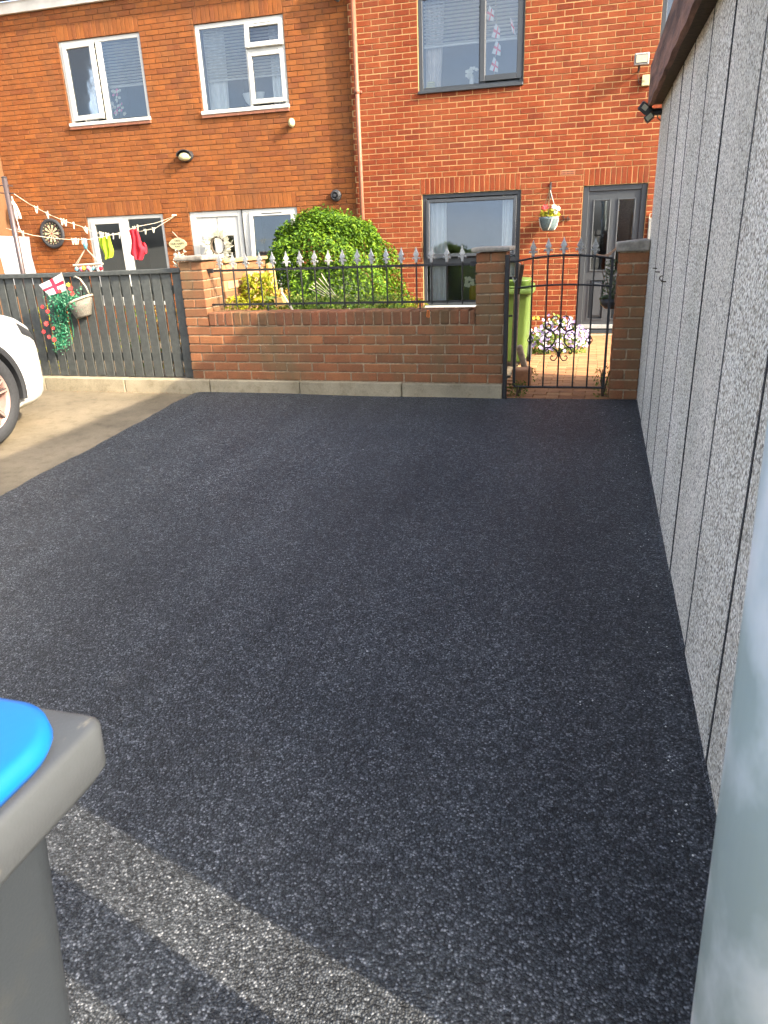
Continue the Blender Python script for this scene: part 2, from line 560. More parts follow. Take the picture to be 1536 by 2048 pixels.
def tarmac_mat():
    m, nt, b = newmat('tarmac')
    p = pos(nt)
    v = node(nt, 'ShaderNodeTexVoronoi', i_Scale=185.0)
    nt.links.new(p, v.inputs['Vector'])
    sep = node(nt, 'ShaderNodeSeparateColor')
    nt.links.new(v.outputs['Color'], sep.inputs[0])
    v2 = node(nt, 'ShaderNodeTexVoronoi', i_Scale=62.0)
    nt.links.new(p, v2.inputs['Vector'])
    sep2 = node(nt, 'ShaderNodeSeparateColor')
    nt.links.new(v2.outputs['Color'], sep2.inputs[0])
    r = ramp(nt, [(0.0, (0.015, 0.017, 0.019)), (0.40, (0.0435, 0.049, 0.0545)), (0.75, (0.108, 0.119, 0.129)), (1.0, (0.33, 0.345, 0.355))])
    nt.links.new(math_(nt, 'ADD', math_(nt, 'MULTIPLY', sep.outputs[0], 0.80), math_(nt, 'MULTIPLY', sep2.outputs[0], 0.20)), r.inputs[0])
    rd = ramp(nt, [(0.22, (1.15, 1.15, 1.15)), (0.70, (0.30, 0.30, 0.31))])
    nt.links.new(v.outputs['Distance'], rd.inputs[0])
    c = mix(nt, r.outputs[0], rd.outputs[0], 0.85, 'MULTIPLY')
    n = noise(nt, p, 0.9, 4)
    rn = ramp(nt, [(0.35, (0.80, 0.81, 0.83)), (0.65, (1.16, 1.14, 1.13))])
    nt.links.new(n, rn.inputs[0])
    c = mix(nt, c, rn.outputs[0], 1.0, 'MULTIPLY')
    nb_ = noise(nt, pos(nt, (2.2, 0.16, 1), (0, 0, 0.08)), 1.4, 4, 0.6)      # faint roller bands
    rb_ = ramp(nt, [(0.38, (0.84, 0.84, 0.85)), (0.62, (1.14, 1.14, 1.13))])
    nt.links.new(nb_, rb_.inputs[0])
    c = mix(nt, c, rb_.outputs[0], 1.0, 'MULTIPLY')
    nd = noise(nt, p, 4.5, 5, 0.7)          # pale dust trodden onto the new surface
    rdst = ramp(nt, [(0.60, (0, 0, 0)), (0.80, (1, 1, 1))])
    nt.links.new(nd, rdst.inputs[0])
    c = mix(nt, c, (0.11, 0.105, 0.095), math_(nt, 'MULTIPLY', rdst.outputs[0], 0.35))
    nt.links.new(c, b.inputs['Base Color'])
    b.inputs['Roughness'].default_value = 0.5
    b.inputs['Specular IOR Level'].default_value = 0.28
    h = math_(nt, 'SUBTRACT', math_(nt, 'MULTIPLY', sep.outputs[1], 0.35), math_(nt, 'MULTIPLY', v.outputs['Distance'], 0.9))
    h2 = math_(nt, 'ADD', h, math_(nt, 'MULTIPLY', noise(nt, p, 330, 3, 0.7), 0.5))
    bump(nt, h2, b, 0.9, 0.006)
    return m


def aggregate_mat():
    m, nt, b = newmat('pebbledash')
    p = pos(nt)
    nw = node(nt, 'ShaderNodeTexNoise', i_Scale=60.0, i_Detail=2.0)
    nt.links.new(p, nw.inputs['Vector'])
    pw = node(nt, 'ShaderNodeVectorMath', operation='MULTIPLY_ADD')
    nt.links.new(nw.outputs['Color'], pw.inputs[0])
    pw.inputs[1].default_value = (0.008, 0.008, 0.008)
    nt.links.new(p, pw.inputs[2])
    v = node(nt, 'ShaderNodeTexVoronoi', i_Scale=135.0)
    nt.links.new(pw.outputs[0], v.inputs['Vector'])
    sep = node(nt, 'ShaderNodeSeparateColor')
    nt.links.new(v.outputs['Color'], sep.inputs[0])
    r = ramp(nt, [(0.0, (0.18, 0.165, 0.14)), (0.20, (0.56, 0.53, 0.465)), (0.55, (0.87, 0.835, 0.75)), (1.0, (0.985, 0.97, 0.92))])
    nt.links.new(sep.outputs[0], r.inputs[0])
    rd = ramp(nt, [(0.35, (1, 1, 1)), (0.8, (0.50, 0.46, 0.40))])
    nt.links.new(v.outputs['Distance'], rd.inputs[0])
    c = mix(nt, r.outputs[0], rd.outputs[0], 1.0, 'MULTIPLY')
    n = noise(nt, pos(nt, (1, 1, 0.5)), 2.2, 5)
    rn = ramp(nt, [(0.3, (0.80, 0.80, 0.76)), (0.7, (1.1, 1.08, 1.06))])
    nt.links.new(n, rn.inputs[0])
    c = mix(nt, c, rn.outputs[0], 1.0, 'MULTIPLY')
    nt.links.new(c, b.inputs['Base Color'])
    b.inputs['Roughness'].default_value = 0.8
    h = math_(nt, 'SUBTRACT', math_(nt, 'MULTIPLY', sep.outputs[1], 0.7), v.outputs['Distance'])
    bump(nt, h, b, 0.5, 0.004)
    return m


def concrete_mat(name, c, stain=0.3):
    m, nt, b = newmat(name)
    p = pos(nt)
    n1 = noise(nt, p, 140, 4, 0.7)
    n2 = noise(nt, p, 1.6, 6, 0.6)
    n3 = noise(nt, p, 14, 5, 0.7)
    r1 = ramp(nt, [(0.3, [x * 0.78 for x in c]), (0.7, [x * 1.15 for x in c])])
    nt.links.new(n1, r1.inputs[0])
    r2 = ramp(nt, [(0.35, (1 - stain, 1 - stain * 1.02, 1 - stain * 1.1)), (0.65, (1.05, 1.04, 1.02))])
    nt.links.new(n2, r2.inputs[0])
    r3 = ramp(nt, [(0.32, (0.72, 0.70, 0.64)), (0.5, (1, 1, 1))])
    nt.links.new(n3, r3.inputs[0])
    cc = mix(nt, mix(nt, r1.outputs[0], r2.outputs[0], 1, 'MULTIPLY'), r3.outputs[0], 0.8, 'MULTIPLY')
    nt.links.new(cc, b.inputs['Base Color'])
    b.inputs['Roughness'].default_value = 0.92
    bump(nt, math_(nt, 'ADD', n1, n3), b, 0.5, 0.004)
    return m


def galv_mat():
    m, nt, b = newmat('galvanised_steel')
    p = pos(nt, (1, 1, 0.5), (0.3, 0.2, 0))
    n = noise(nt, p, 16, 4, 0.6)
    n2 = noise(nt, p, 5, 3)
    v = node(nt, 'ShaderNodeTexVoronoi', i_Scale=24.0)
    v.feature = 'SMOOTH_F1'
    nt.links.new(p, v.inputs['Vector'])
    sep = node(nt, 'ShaderNodeSeparateColor')
    nt.links.new(v.outputs['Color'], sep.inputs[0])
    r = ramp(nt, [(0.40, (0.50, 0.60, 0.57)), (0.50, (0.74, 0.82, 0.81)), (0.58, (0.88, 0.93, 0.92)), (0.66, (0.98, 0.98, 0.97))])
    f = math_(nt, 'ADD', math_(nt, 'MULTIPLY', sep.outputs[0], 0.30), math_(nt, 'ADD', math_(nt, 'MULTIPLY', n, 0.5), math_(nt, 'MULTIPLY', n2, 0.25)))
    nt.links.new(f, r.inputs[0])
    nt.links.new(r.outputs[0], b.inputs['Base Color'])
    rr_ = ramp(nt, [(0.3, (0.3, 0.3, 0.3)), (0.7, (0.6, 0.6, 0.6))])
    nt.links.new(n, rr_.inputs[0])
    nt.links.new(rr_.outputs[0], b.inputs['Roughness'])
    bump(nt, n, b, 0.15, 0.003)
    return m


def oldboard_mat():
    m, nt, b = newmat('peeling_board')
    p = pos(nt, (1, 0.12, 1))
    n = noise(nt, p, 34, 6, 0.7)
    n2 = noise(nt, p, 9, 5, 0.65)
    r = ramp(nt, [(0.28, (0.05, 0.035, 0.03)), (0.42, (0.15, 0.08, 0.055)), (0.6, (0.25, 0.135, 0.09)), (0.75, (0.19, 0.105, 0.075))])
    nt.links.new(n, r.inputs[0])
    r2 = ramp(nt, [(0.36, (0.35, 0.33, 0.32)), (0.55, (1.05, 1, 1))])
    nt.links.new(n2, r2.inputs[0])
    nt.links.new(mix(nt, r.outputs[0], r2.outputs[0], 1, 'MULTIPLY'), b.inputs['Base Color'])
    b.inputs['Roughness'].default_value = 0.85
    bump(nt, n, b, 0.8, 0.006)
    return m


def binmat(name, c, c2):
    m, nt, b = newmat(name)
    p = pos(nt)
    n = noise(nt, pos(nt, (3, 0.6, 1)), 14, 6, 0.75)
    n2 = noise(nt, p, 6, 5, 0.7)
    r = ramp(nt, [(0.56, (0, 0, 0)), (0.68, (1, 1, 1))])
    nt.links.new(math_(nt, 'ADD', math_(nt, 'MULTIPLY', n, 0.5), math_(nt, 'MULTIPLY', n2, 0.55)), r.inputs[0])
    nt.links.new(mix(nt, c, c2, r.outputs[0]), b.inputs['Base Color'])
    b.inputs['Roughness'].default_value = 0.42
    bump(nt, noise(nt, p, 300, 3), b, 0.12, 0.002)
    return m


M['tarmac'] = tarmac_mat()
M['aggregate'] = aggregate_mat()
M['concrete'] = concrete_mat('old_concrete', (0.212, 0.172, 0.113), 0.40)
M['kerb'] = concrete_mat('kerb_concrete', (0.42, 0.36, 0.245), 0.4)
M['galv'] = galv_mat()
M['board'] = oldboard_mat()
M['bin_grey'] = binmat('bin_grey_plastic', (0.022, 0.026, 0.030), (0.034, 0.036, 0.036))  # body darkened: the shade cast over it is put into the colour
M['bin_rim'] = binmat('bin_rim_plastic', (0.046, 0.050, 0.053), (0.26, 0.23, 0.165))  # lighter than the body: sun on the flange put into the colour, plus wear
M['bin_blue'] = plain('blue_lid_plastic', (0.003, 0.105, 0.40), 0.4, var=0.05, scale=10, bs=0.03)


def gz(y):
    """height of the drive along its length"""
    return min(0.0, (y - 5.65) * 0.033)


def yz(y):
    """height of the garden behind the wall"""
    t = max(0.0, min(1.0, (y - 5.9) / 5.0))
    return -0.02 - 0.285 * t


# ------------------------------------------------------------------ ground
g = MB()
g.face([(-300, -300, -0.75), (300, -300, -0.75), (300, 300, -0.75), (-300, 300, -0.75)])
struct(g.build('ground', M['far_ground']))


def sheet(x0f, x1f, y0, y1, ny, nx, zf):
    mb = MB()
    vs_ = []
    for j in range(ny + 1):
        y = y0 + (y1 - y0) * j / ny
        xa, xb = x0f(y), x1f(y)
        for i in range(nx + 1):
            x = xa + (xb - xa) * i / nx
            mb.v.append((x, y, zf(x, y)))
    for j in range(ny):
        for i in range(nx):
            a = j * (nx + 1) + i
            mb.f.append((a, a + 1, a + nx + 2, a + nx + 1))
            mb.m.append(0)
    return mb


def wob(y, a, s):
    return a * (math.sin(y * 3.1 + s) + 0.6 * math.sin(y * 7.7 + 2 * s) + 0.5 * math.sin(y * 17.3 + s) + 0.35 * math.sin(y * 41 + 3 * s))


mb = sheet(lambda y: -16, lambda y: -3.2, -8, 5.64, 60, 40, lambda x, y: gz(y) - 0.016 + 0.004 * math.sin(x * 2.1 + y))
struct(mb.build('concrete_pavement', M['concrete'], smooth=True))


def tz(x, y):
    e = max(0.0, (x + 3.3) / 0.10)
    edge = -0.014 * max(0, 1 - e) ** 2
    return gz(y) + edge + 0.004 * math.sin(1.7 * x + 0.6) * math.sin(1.3 * y) + 0.002 * math.sin(4.3 * x + 2.2 * y)


mb = MB()
xs = [-3.31, -3.29, -3.26, -3.22, -3.15] + [-3.0 + i * 0.0675 for i in range(50)] + [0.373]
ys = [-8 + i * 0.35 for i in range(20)] + [-1.0 + i * 0.06 for i in range(111)]
ys = [y for y in ys if y < 5.6] + [5.64]
for y in ys:
    for i, x in enumerate(xs):
        xx = x + ((wob(y, 0.009, 1.0) - 0.03 + 0.0385 * (5.58 - max(y, 0))) if i < 5 else 0)
        mb.v.append((xx, y, tz(x, y) if i else gz(y) - 0.02))
nx = len(xs)
for j in range(len(ys) - 1):
    for i in range(nx - 1):
        a = j * nx + i
        mb.f.append((a, a + 1, a + nx + 1, a + nx))
        mb.m.append(0)
struct(mb.build('tarmac_drive', M['tarmac'], smooth=True))

mb = sheet(lambda y: -16, lambda y: 6, 5.70, 11.72, 60, 60, lambda x, y: yz(y) - 0.012 + 0.012 * math.sin(5 * x) * math.sin(4.3 * y))
struct(mb.build('garden_ground', M['soil'], smooth=True))

# brick path: pavers are parts of the path
mb = sheet(lambda y: -0.62, lambda y: 1.0, 5.60, 11.45, 40, 6, lambda x, y: yz(y) - 0.006)
path = struct(mb.build('path', M['mortar_w']))
pv = MB()
pv.v = []
c = 0.004
pv.box(-0.098, 0.098, -0.048, 0.048, -0.03, 0.012)
proto = pv.build('paver_proto', M['paver'], bevel=0.004)
pvm = proto.data
bpy.data.objects.remove(proto)
npv = 0
row = 0
y = 5.66
while y < 9.75:
    off = 0.1 if row % 2 else 0.0
    x = -0.60 + off
    while x < 0.80 and npv < 298:
        if not (y < 5.98 and x > 0.12):
            o = bpy.data.objects.new('paver', pvm)
            col.objects.link(o)
            o.parent = path
            z = yz(y) + RND.uniform(-0.002, 0.003)
            o.location = (x, y, z)
            o.rotation_euler = (math.atan((yz(y + 0.05) - yz(y - 0.05)) / 0.1) + RND.uniform(-.012, .012), RND.uniform(-.012, .012), RND.uniform(-.015, .015))
            npv += 1
        x += 0.2
    y += 0.1
    row += 1
rest = MB()
while y < 11.40:
    x = -0.6 + (0.1 if row % 2 else 0)
    while x < 0.9:
        rest.box(x - 0.098, x + 0.098, y - 0.048, y + 0.048, yz(y) - 0.03, yz(y) + 0.012 + RND.uniform(-.002, .002))
        x += 0.2
    y += 0.1
    row += 1
o = rest.build('far_pavers', M['paver'], path)
o['kind'] = 'stuff'

# kerb under wall and fence
kerb = struct(MB().box(-9.5, -0.66, 5.66, 5.74, -0.2, 0.09).build('kerb', M['kerb']))
kx = [-0.645, -1.435, -2.32, -3.158, -4.01, -4.86, -5.72, -6.6, -7.5, -8.4]
for i in range(len(kx) - 1):
    a, b_ = kx[i + 1] + 0.004, kx[i] - 0.004
    if i == 0:
        b_ = -0.628
    MB().box(a, b_, 5.612 + RND.uniform(-.003, .003), 5.735, -0.12, 0.103 + RND.uniform(-.003, .002)).build('kerb_stone', M['kerb'], kerb, bevel=0.006, seg=2)

# ------------------------------------------------------------------ houses
COURSE, BL = 0.075, 0.225
ZB = 1.99


def panel_with_holes(mb, x0, x1, z0, z1, y, holes, depth):
    X = sorted(set([x0, x1] + [h[0] for h in holes] + [h[1] for h in holes]))
    Z = sorted(set([z0, z1] + [h[2] for h in holes] + [h[3] for h in holes]))
    for i in range(len(X) - 1):
        for j in range(len(Z) - 1):
            cx, cz = (X[i] + X[i + 1]) / 2, (Z[j] + Z[j + 1]) / 2
            if any(h[0] < cx < h[1] and h[2] < cz < h[3] for h in holes):
                continue
            mb.face([(X[i], y, Z[j]), (X[i + 1], y, Z[j]), (X[i + 1], y, Z[j + 1]), (X[i], y, Z[j + 1])])
    for (a, b_, c_, d) in holes:
        mb.face([(a, y, c_), (a, y + depth, c_), (a, y + depth, d), (a, y, d)])
        mb.face([(b_, y, c_), (b_, y, d), (b_, y + depth, d), (b_, y + depth, c_)])
        mb.face([(a, y, c_), (b_, y, c_), (b_, y + depth, c_), (a, y + depth, c_)])
        mb.face([(a, y, d), (a, y + depth, d), (b_, y + depth, d), (b_, y, d)])


def visible(x, y, z):
    d = Vector((x, y, z)) - CAM
    cz = d.dot(_f)
    if cz <= 0:
        return None
    px = d.dot(_r2) / cz * 1439.85 + 768
    py = -d.dot(_u2) / cz * 1439.85 + 1024
    return px, py, cz


def lay_bricks(x0, x1, z0, z1, blocked, phase, gap=0.010, cut=0.010):
    """list of bricks (xa, xb, za, zb) in running bond with openings and lintels left out"""
    out = []
    n0 = int(round((z0 - ZB) / COURSE))
    n1 = int(round((z1 - ZB) / COURSE))
    for n in range(n0, n1):
        za, zb = ZB + n * COURSE + gap / 2, ZB + (n + 1) * COURSE - gap / 2
        zc = (za + zb) / 2
        off = phase + (0.1125 if n % 2 else 0.0)
        k = math.floor((x0 - off) / BL)
        x = off + k * BL
        while x < x1:
            segs = [(max(x + gap / 2, x0), min(x + BL - gap / 2, x1))]
            for (a, b_, c_, d) in blocked:
                if c_ - 0.01 < zc < d + 0.01:
                    ns = []
                    for (p, q) in segs:
                        if q <= a or p >= b_:
                            ns.append((p, q))
                        else:
                            if a - gap / 2 - p > cut:
                                ns.append((p, a - gap / 2))
                            if q - b_ - gap / 2 > cut:
                                ns.append((b_ + gap / 2, q))
                    segs = ns
            for (p, q) in segs:
                if q - p > cut:
                    out.append((p, q, za, zb))
            x += BL
    return out


def occluded(px, py):
    # parts of the facades that the foreground hides
    if px > 1296 and py > 230:
        return True
    if px < 360 and py > 540:
        return True
    if 360 < px < 1010 and py > 612:
        return True
    if 560 < px < 790 and py > 470:
        return True
    return False


def brick_wall(house, Y, bricks, mat_, proud, rnd, exact):
    """the largest showing bricks become parts, the others one joined part"""
    vis = []
    rest_ = []
    for b_ in bricks:
        v = visible((b_[0] + b_[1]) / 2, Y, (b_[2] + b_[3]) / 2)
        if v and 0 < v[0] < 1536 and 0 < v[1] < 2048 and not occluded(v[0], v[1]):
            vis.append((-(b_[1] - b_[0]) * (b_[3] - b_[2]) / v[2] ** 2, b_))
        else:
            rest_.append(b_)
    vis.sort(key=lambda t: t[0])
    solo = [b_ for _, b_ in vis[:297]]
    rest_ += [b_ for _, b_ in vis[297:]]
    cache = {}
    for (p, q, za, zb) in solo:
        key = (round(q - p, 3), round(zb - za, 3))
        if key not in cache:
            w, h = (q - p) / 2, (zb - za) / 2
            t = MB().brick(-w, w, 0, proud + 0.012, -h, h)
            po = t.build('brick', mat_, fixn=False)
            cache[key] = po.data
            bpy.data.objects.remove(po)
        o = inst('brick', type('S', (), {'data': cache[key]})(), house, ((p + q) / 2 + rnd.uniform(-.0012, .0012), Y + rnd.uniform(-.0022, .0022), (za + zb) / 2 + rnd.uniform(-.001, .001)))
        o.rotation_euler = (rnd.uniform(-.01, .01), rnd.uniform(-.004, .004), rnd.uniform(-.006, .006))
    mb = MB()
    for (p, q, za, zb) in rest_:
        dy = rnd.uniform(-.0022, .0022)
        dz = rnd.uniform(-.001, .001)
        mb.brick(p, q, Y + dy, Y + proud + 0.012, za + dz, zb + dz)
    o = mb.build('brickwork', mat_, house, fixn=False)
    o['kind'] = 'stuff'


def soldiers(x0, x1, z0, z1, pitch=0.075, gap=0.010):
    n = max(1, int(round((x1 - x0) / pitch)))
    w = (x1 - x0) / n
    return [(x0 + i * w + gap / 2, x0 + (i + 1) * w - gap / 2, z0 + gap / 2, z1 - gap / 2) for i in range(n)]


def window(house, Y, o4, fw, mat_, panes, bars=(), sill=None, set_back=0.035, glass='glass', room=True, gdepth=0.03):
    """frame as a part of the house; sashes, panes and sill as its sub-parts"""
    x0, x1, z0, z1 = o4
    y0 = Y + set_back
    fr = MB()
    fr.box(x0, x0 + fw, y0, y0 + 0.06, z0, z1)
    fr.box(x1 - fw, x1, y0, y0 + 0.06, z0, z1)
    fr.box(x0 + fw, x1 - fw, y0, y0 + 0.06, z0, z0 + fw)
    fr.box(x0 + fw, x1 - fw, y0, y0 + 0.06, z1 - fw, z1)
    for (a, b_, c_, d) in bars:
        fr.box(a, b_, y0 + 0.002, y0 + 0.058, c_, d)
    w = fr.build('window', mat_, house, bevel=0.004)
    for pn in panes:
        a, b_, c_, d = pn[:4]
        sash = pn[4] if len(pn) > 4 else 0
        ang = pn[5] if len(pn) > 5 else None
        yy = y0
        if sash:
            s = MB()
            ya, yb = y0 - 0.018, y0 + 0.03
            s.box(a, a + sash, ya, yb, c_, d)
            s.box(b_ - sash, b_, ya, yb, c_, d)
            s.box(a + sash, b_ - sash, ya, yb, c_, c_ + sash)
            s.box(a + sash, b_ - sash, ya, yb, d - sash, d)
            if ang:
                axis, hinge, deg = ang
                Mx = Matrix.Translation(hinge) @ Matrix.Rotation(R_(deg), 4, axis) @ Matrix.Translation(-Vector(hinge))
                s.xf(Mx)
            s.build('sash', mat_, w, bevel=0.006)
            a, b_, c_, d = a + sash, b_ - sash, c_ + sash, d - sash
        gl = MB().face([(a, yy + gdepth - 0.02, c_), (b_, yy + gdepth - 0.02, c_), (b_, yy + gdepth - 0.02, d), (a, yy + gdepth - 0.02, d)])
        gl = MB()
        gl.box(a - 0.004, b_ + 0.004, yy + gdepth - 0.02, yy + gdepth - 0.014, c_ - 0.004, d + 0.004)
        if sash and ang:
            gl.xf(Mx)
        gl.build('pane', M[glass], w)
    if sill:
        sm, sz0, sz1, over = sill
        MB().box(x0 - over, x1 + over, Y - 0.045, y0 + 0.05, sz0, sz1).build('sill', sm, w, bevel=0.005)
    if room:
        rm = MB()
        a, b_, c_, d = x0 - 0.5, x1 + 0.5, z0 - 0.6, z1 + 0.25
        ya, yb = Y + 0.13, Y + 2.6
        rm.face([(a, yb, c_), (b_, yb, c_), (b_, yb, d), (a, yb, d)])
        rm.face([(a, ya, c_), (a, yb, c_), (a, yb, d), (a, ya, d)])
        rm.face([(b_, ya, c_), (b_, yb, c_), (b_, yb, d), (b_, ya, d)])
        rm.face([(a, ya, c_), (b_, ya, c_), (b_, yb, c_), (a, yb, c_)])
        rm.face([(a, ya, d), (b_, ya, d), (b_, yb, d), (a, yb, d)])
        for q in ((a, x0, c_, d), (x1, b_, c_, d), (x0, x1, c_, z0), (x0, x1, z1, d)):
            rm.face([(q[0], ya, q[2]), (q[1], ya, q[2]), (q[1], ya, q[3]), (q[0], ya, q[3])])
        rm.build('room', M['room'], w, fixn=False)
    return w


def curtain(name, label, x0, x1, z0, z1, y, mat_, taper=0.0, folds=5, depth=0.03, group=None):
    mb = MB()
    nu, nv = folds * 6, 8
    for s_, t in ((0, 1), (0.004, -1)):
        b = len(mb.v)
        for j in range(nv + 1):
            v = j / nv
            z = z0 + (z1 - z0) * v
            k = taper * (1 - v)
            for i in range(nu + 1):
                u = i / nu
                x = x0 + (x1 - x0) * u * (1 - k)
                yy = y + depth * math.sin(u * folds * 2 * math.pi + 0.7 * math.sin(v * 3)) * (0.7 + 0.3 * math.sin(u * 9)) + s_
                mb.v.append((x, yy, z))
        for j in range(nv):
            for i in range(nu):
                a = b + j * (nu + 1) + i
                mb.f.append((a, a + 1, a + nu + 2, a + nu + 1))
                mb.m.append(0)
    o = mb.build(name, mat_, loc=((x0 + x1) / 2, y, z0), smooth=True, fixn=False)
    return tag(o, label, 'curtain', group or 'curtains in the windows')


def blind(label, x0, x1, z0, z1, y, pitch=0.042, tilt=35):
    t = thing('venetian_blind', label, 'blind', ((x0 + x1) / 2, y, z0), 'venetian blinds in the upper windows')
    z = z1
    n = 0
    up = Vector((0, math.sin(R_(tilt)), math.cos(R_(tilt))))
    src = None
    while z > z0 + 0.03:
        if src is None:
            src = MB().obox(((x0 + x1) / 2, y, z), (1, 0, 0), (0, math.cos(R_(tilt)), -math.sin(R_(tilt))), up, x1 - x0, 0.032, 0.0025).build('slat', M['cloth_w'], t)
            zs = z
        else:
            o = src.copy()
            col.objects.link(o)
            o.location = (0, 0, z - zs)
        z -= pitch
    MB().box(x0, x1, y - 0.012, y + 0.012, z0, z0 + 0.022).build('bottom_rail', M['upvc'], t)
    return t


def leaf(mb, p, n, size, rnd, asp=0.55):
    n = Vector(n)
    if n.length < 1e-6:
        n = Vector((0, 0, 1))
    n.normalize()
    a = Vector((rnd.uniform(-1, 1), rnd.uniform(-1, 1), rnd.uniform(-1, 1)))
    u = n.cross(a)
    if u.length < 1e-4:
        u = n.orthogonal()
    u.normalize()
    w = n.cross(u)
    L = size * rnd.uniform(0.7, 1.25)
    p = Vector(p)
    q = [p - u * L / 2, p + w * L * asp / 2 + n * L * 0.08, p + u * L / 2, p - w * L * asp / 2 + n * L * 0.08]
    b = len(mb.v)
    mb.v.extend([tuple(x) for x in q])
    mb.f.append((b, b + 1, b + 2))
    mb.f.append((b, b + 2, b + 3))
    mb.m += [mb.mi, mb.mi]


def flower(mb, p, n, r, rnd, petals=5):
    n = Vector(n).normalized()
    u = n.orthogonal().normalized()
    w = n.cross(u)
    p = Vector(p)
    a0 = rnd.uniform(0, 6)
    for k in range(petals):
        a = a0 + 2 * math.pi * k / petals
        d = u * math.cos(a) + w * math.sin(a)
        e = u * math.cos(a + 1.57) + w * math.sin(a + 1.57)
        b = len(mb.v)
        mb.v.extend([tuple(p), tuple(p + d * r * 0.6 + e * r * 0.42 + n * r * .2), tuple(p + d * r + n * r * .1), tuple(p + d * r * 0.6 - e * r * 0.42 + n * r * .2)])
        mb.f.append((b, b + 1, b + 2, b + 3))
        mb.m.append(mb.mi)


def text_mesh(name, s, size, mat_, parent, loc, depth=0.004, align='CENTER'):
    cu = bpy.data.curves.new(name, 'FONT')
    cu.body = s
    cu.size = size
    cu.extrude = depth
    cu.align_x = align
    cu.align_y = 'CENTER'
    to = bpy.data.objects.new(name, cu)
    col.objects.link(to)
    dg = bpy.context.evaluated_depsgraph_get()
    me = bpy.data.meshes.new_from_object(to.evaluated_get(dg))
    bpy.data.objects.remove(to)
    me.materials.clear()
    me.materials.append(mat_)
    me.transform(Matrix.Rotation(R_(90), 4, 'X'))
    o = bpy.data.objects.new(name, me)
    col.objects.link(o)
    o.parent = parent
    o.location = Vector(loc) - ORG[parent.name]
    return o


YR, YLH = 11.671, 11.731
# ---- right-hand house
HR = thing('brick_house', 'red brick house with cream mortar, anthracite windows and grey front door', 'house', (-0.3, YR, -0.335), 'terraced houses')
w3 = (-2.603, -1.105, 3.115, 4.315)
w4 = (-2.578, -1.092, 0.128, 1.765)
dr = (-0.209, 0.667, -0.311, 1.765)
w7 = (0.655, 1.90, 3.115, 4.315)
holes = [w3, w4, dr, w7]
lint = [(-2.603, -1.105, 1.765, 1.99), (-0.209, 0.667, 1.765, 1.99), (-2.603, -1.105, 4.315, 4.54), (0.655, 1.9, 4.315, 4.54)]
airb = (-0.541, -0.336, 1.918, 1.987)
XR0, XR1 = -3.63, 4.2
wl_ = MB()
panel_with_holes(wl_, XR0 + 0.004, XR1, -0.42, 4.765, YR + 0.0045, holes, 0.16)
wl_.face([(XR0 + 0.004, YR + 0.0045, -0.42), (XR0 + 0.004, 19, -0.42), (XR0 + 0.004, 19, 4.765), (XR0 + 0.004, YR + 0.0045, 4.765)])
wl_.face([(XR1, YR + 0.0045, -0.42), (XR1, 19, -0.42), (XR1, 19, 4.765), (XR1, YR + 0.0045, 4.765)])
wl_.face([(XR0, 19, -0.42), (XR1, 19, -0.42), (XR1, 19, 4.765), (XR0, 19, 4.765)])
wl_.build('wall', M['mortar_r'], HR, fixn=False)
bl = lay_bricks(XR0, XR1, -0.335, 4.765, holes + lint + [airb], -3.391)
for L in lint:
    bl += soldiers(*L)
brick_wall(HR, YR, bl, M['brick_r'], 0.004, random.Random(3), True)
rf = MB()
rf.face([(XR0, YR - 0.25, 4.90), (XR1 + .2, YR - 0.25, 4.90), (XR1 + .2, 15.3, 6.6), (XR0, 15.3, 6.6)])
rf.face([(XR0, 15.3, 6.6), (XR1 + .2, 15.3, 6.6), (XR1 + .2, 19.2, 4.9), (XR0, 19.2, 4.9)])
rf.box(XR0, XR1, YR - 0.02, YR + 0.3, 4.766, 4.89)
rf.build('roof', M['roof'], HR, fixn=False)
ab = MB().brick(-0.539, -0.338, YR - 0.002, YR + 0.02, 1.920, 1.985).build('air_brick', M['terracotta'], HR)
for i in range(10):
    for j in range(2):
        x = -0.522 + i * 0.0185
        MB().box(x, x + 0.010, YR - 0.0035, YR + 0.004, 1.930 + j * 0.027, 1.950 + j * 0.027).build('vent_hole', M['hole'], ab)

gw = M['grey_upvc']
window(HR, YR, w3, 0.062, gw, [(-2.541, -1.727, 3.185, 4.253), (-1.722, -1.130, 3.192, 4.28, 0.075)],
       bars=[(-1.735, -1.640, 3.177, 4.253)], sill=(gw, 3.098, 3.135, 0.0))
window(HR, YR, w4, 0.060, gw, [(-2.518, -1.152, 0.86, 1.69, 0.05, ('X', (-2, YR + .035, 1.70), -4)), (-2.518, -1.152, 0.19, 0.755)],
       bars=[(-2.518, -1.152, 0.755, 0.845)], sill=(M['upvc'], 0.108, 0.133, 0.0))
window(HR, YR, w7, 0.062, gw, [(0.717, 1.84, 3.177, 4.253)])
for (a, z) in ((-1.98, 1.700), ):
    pass
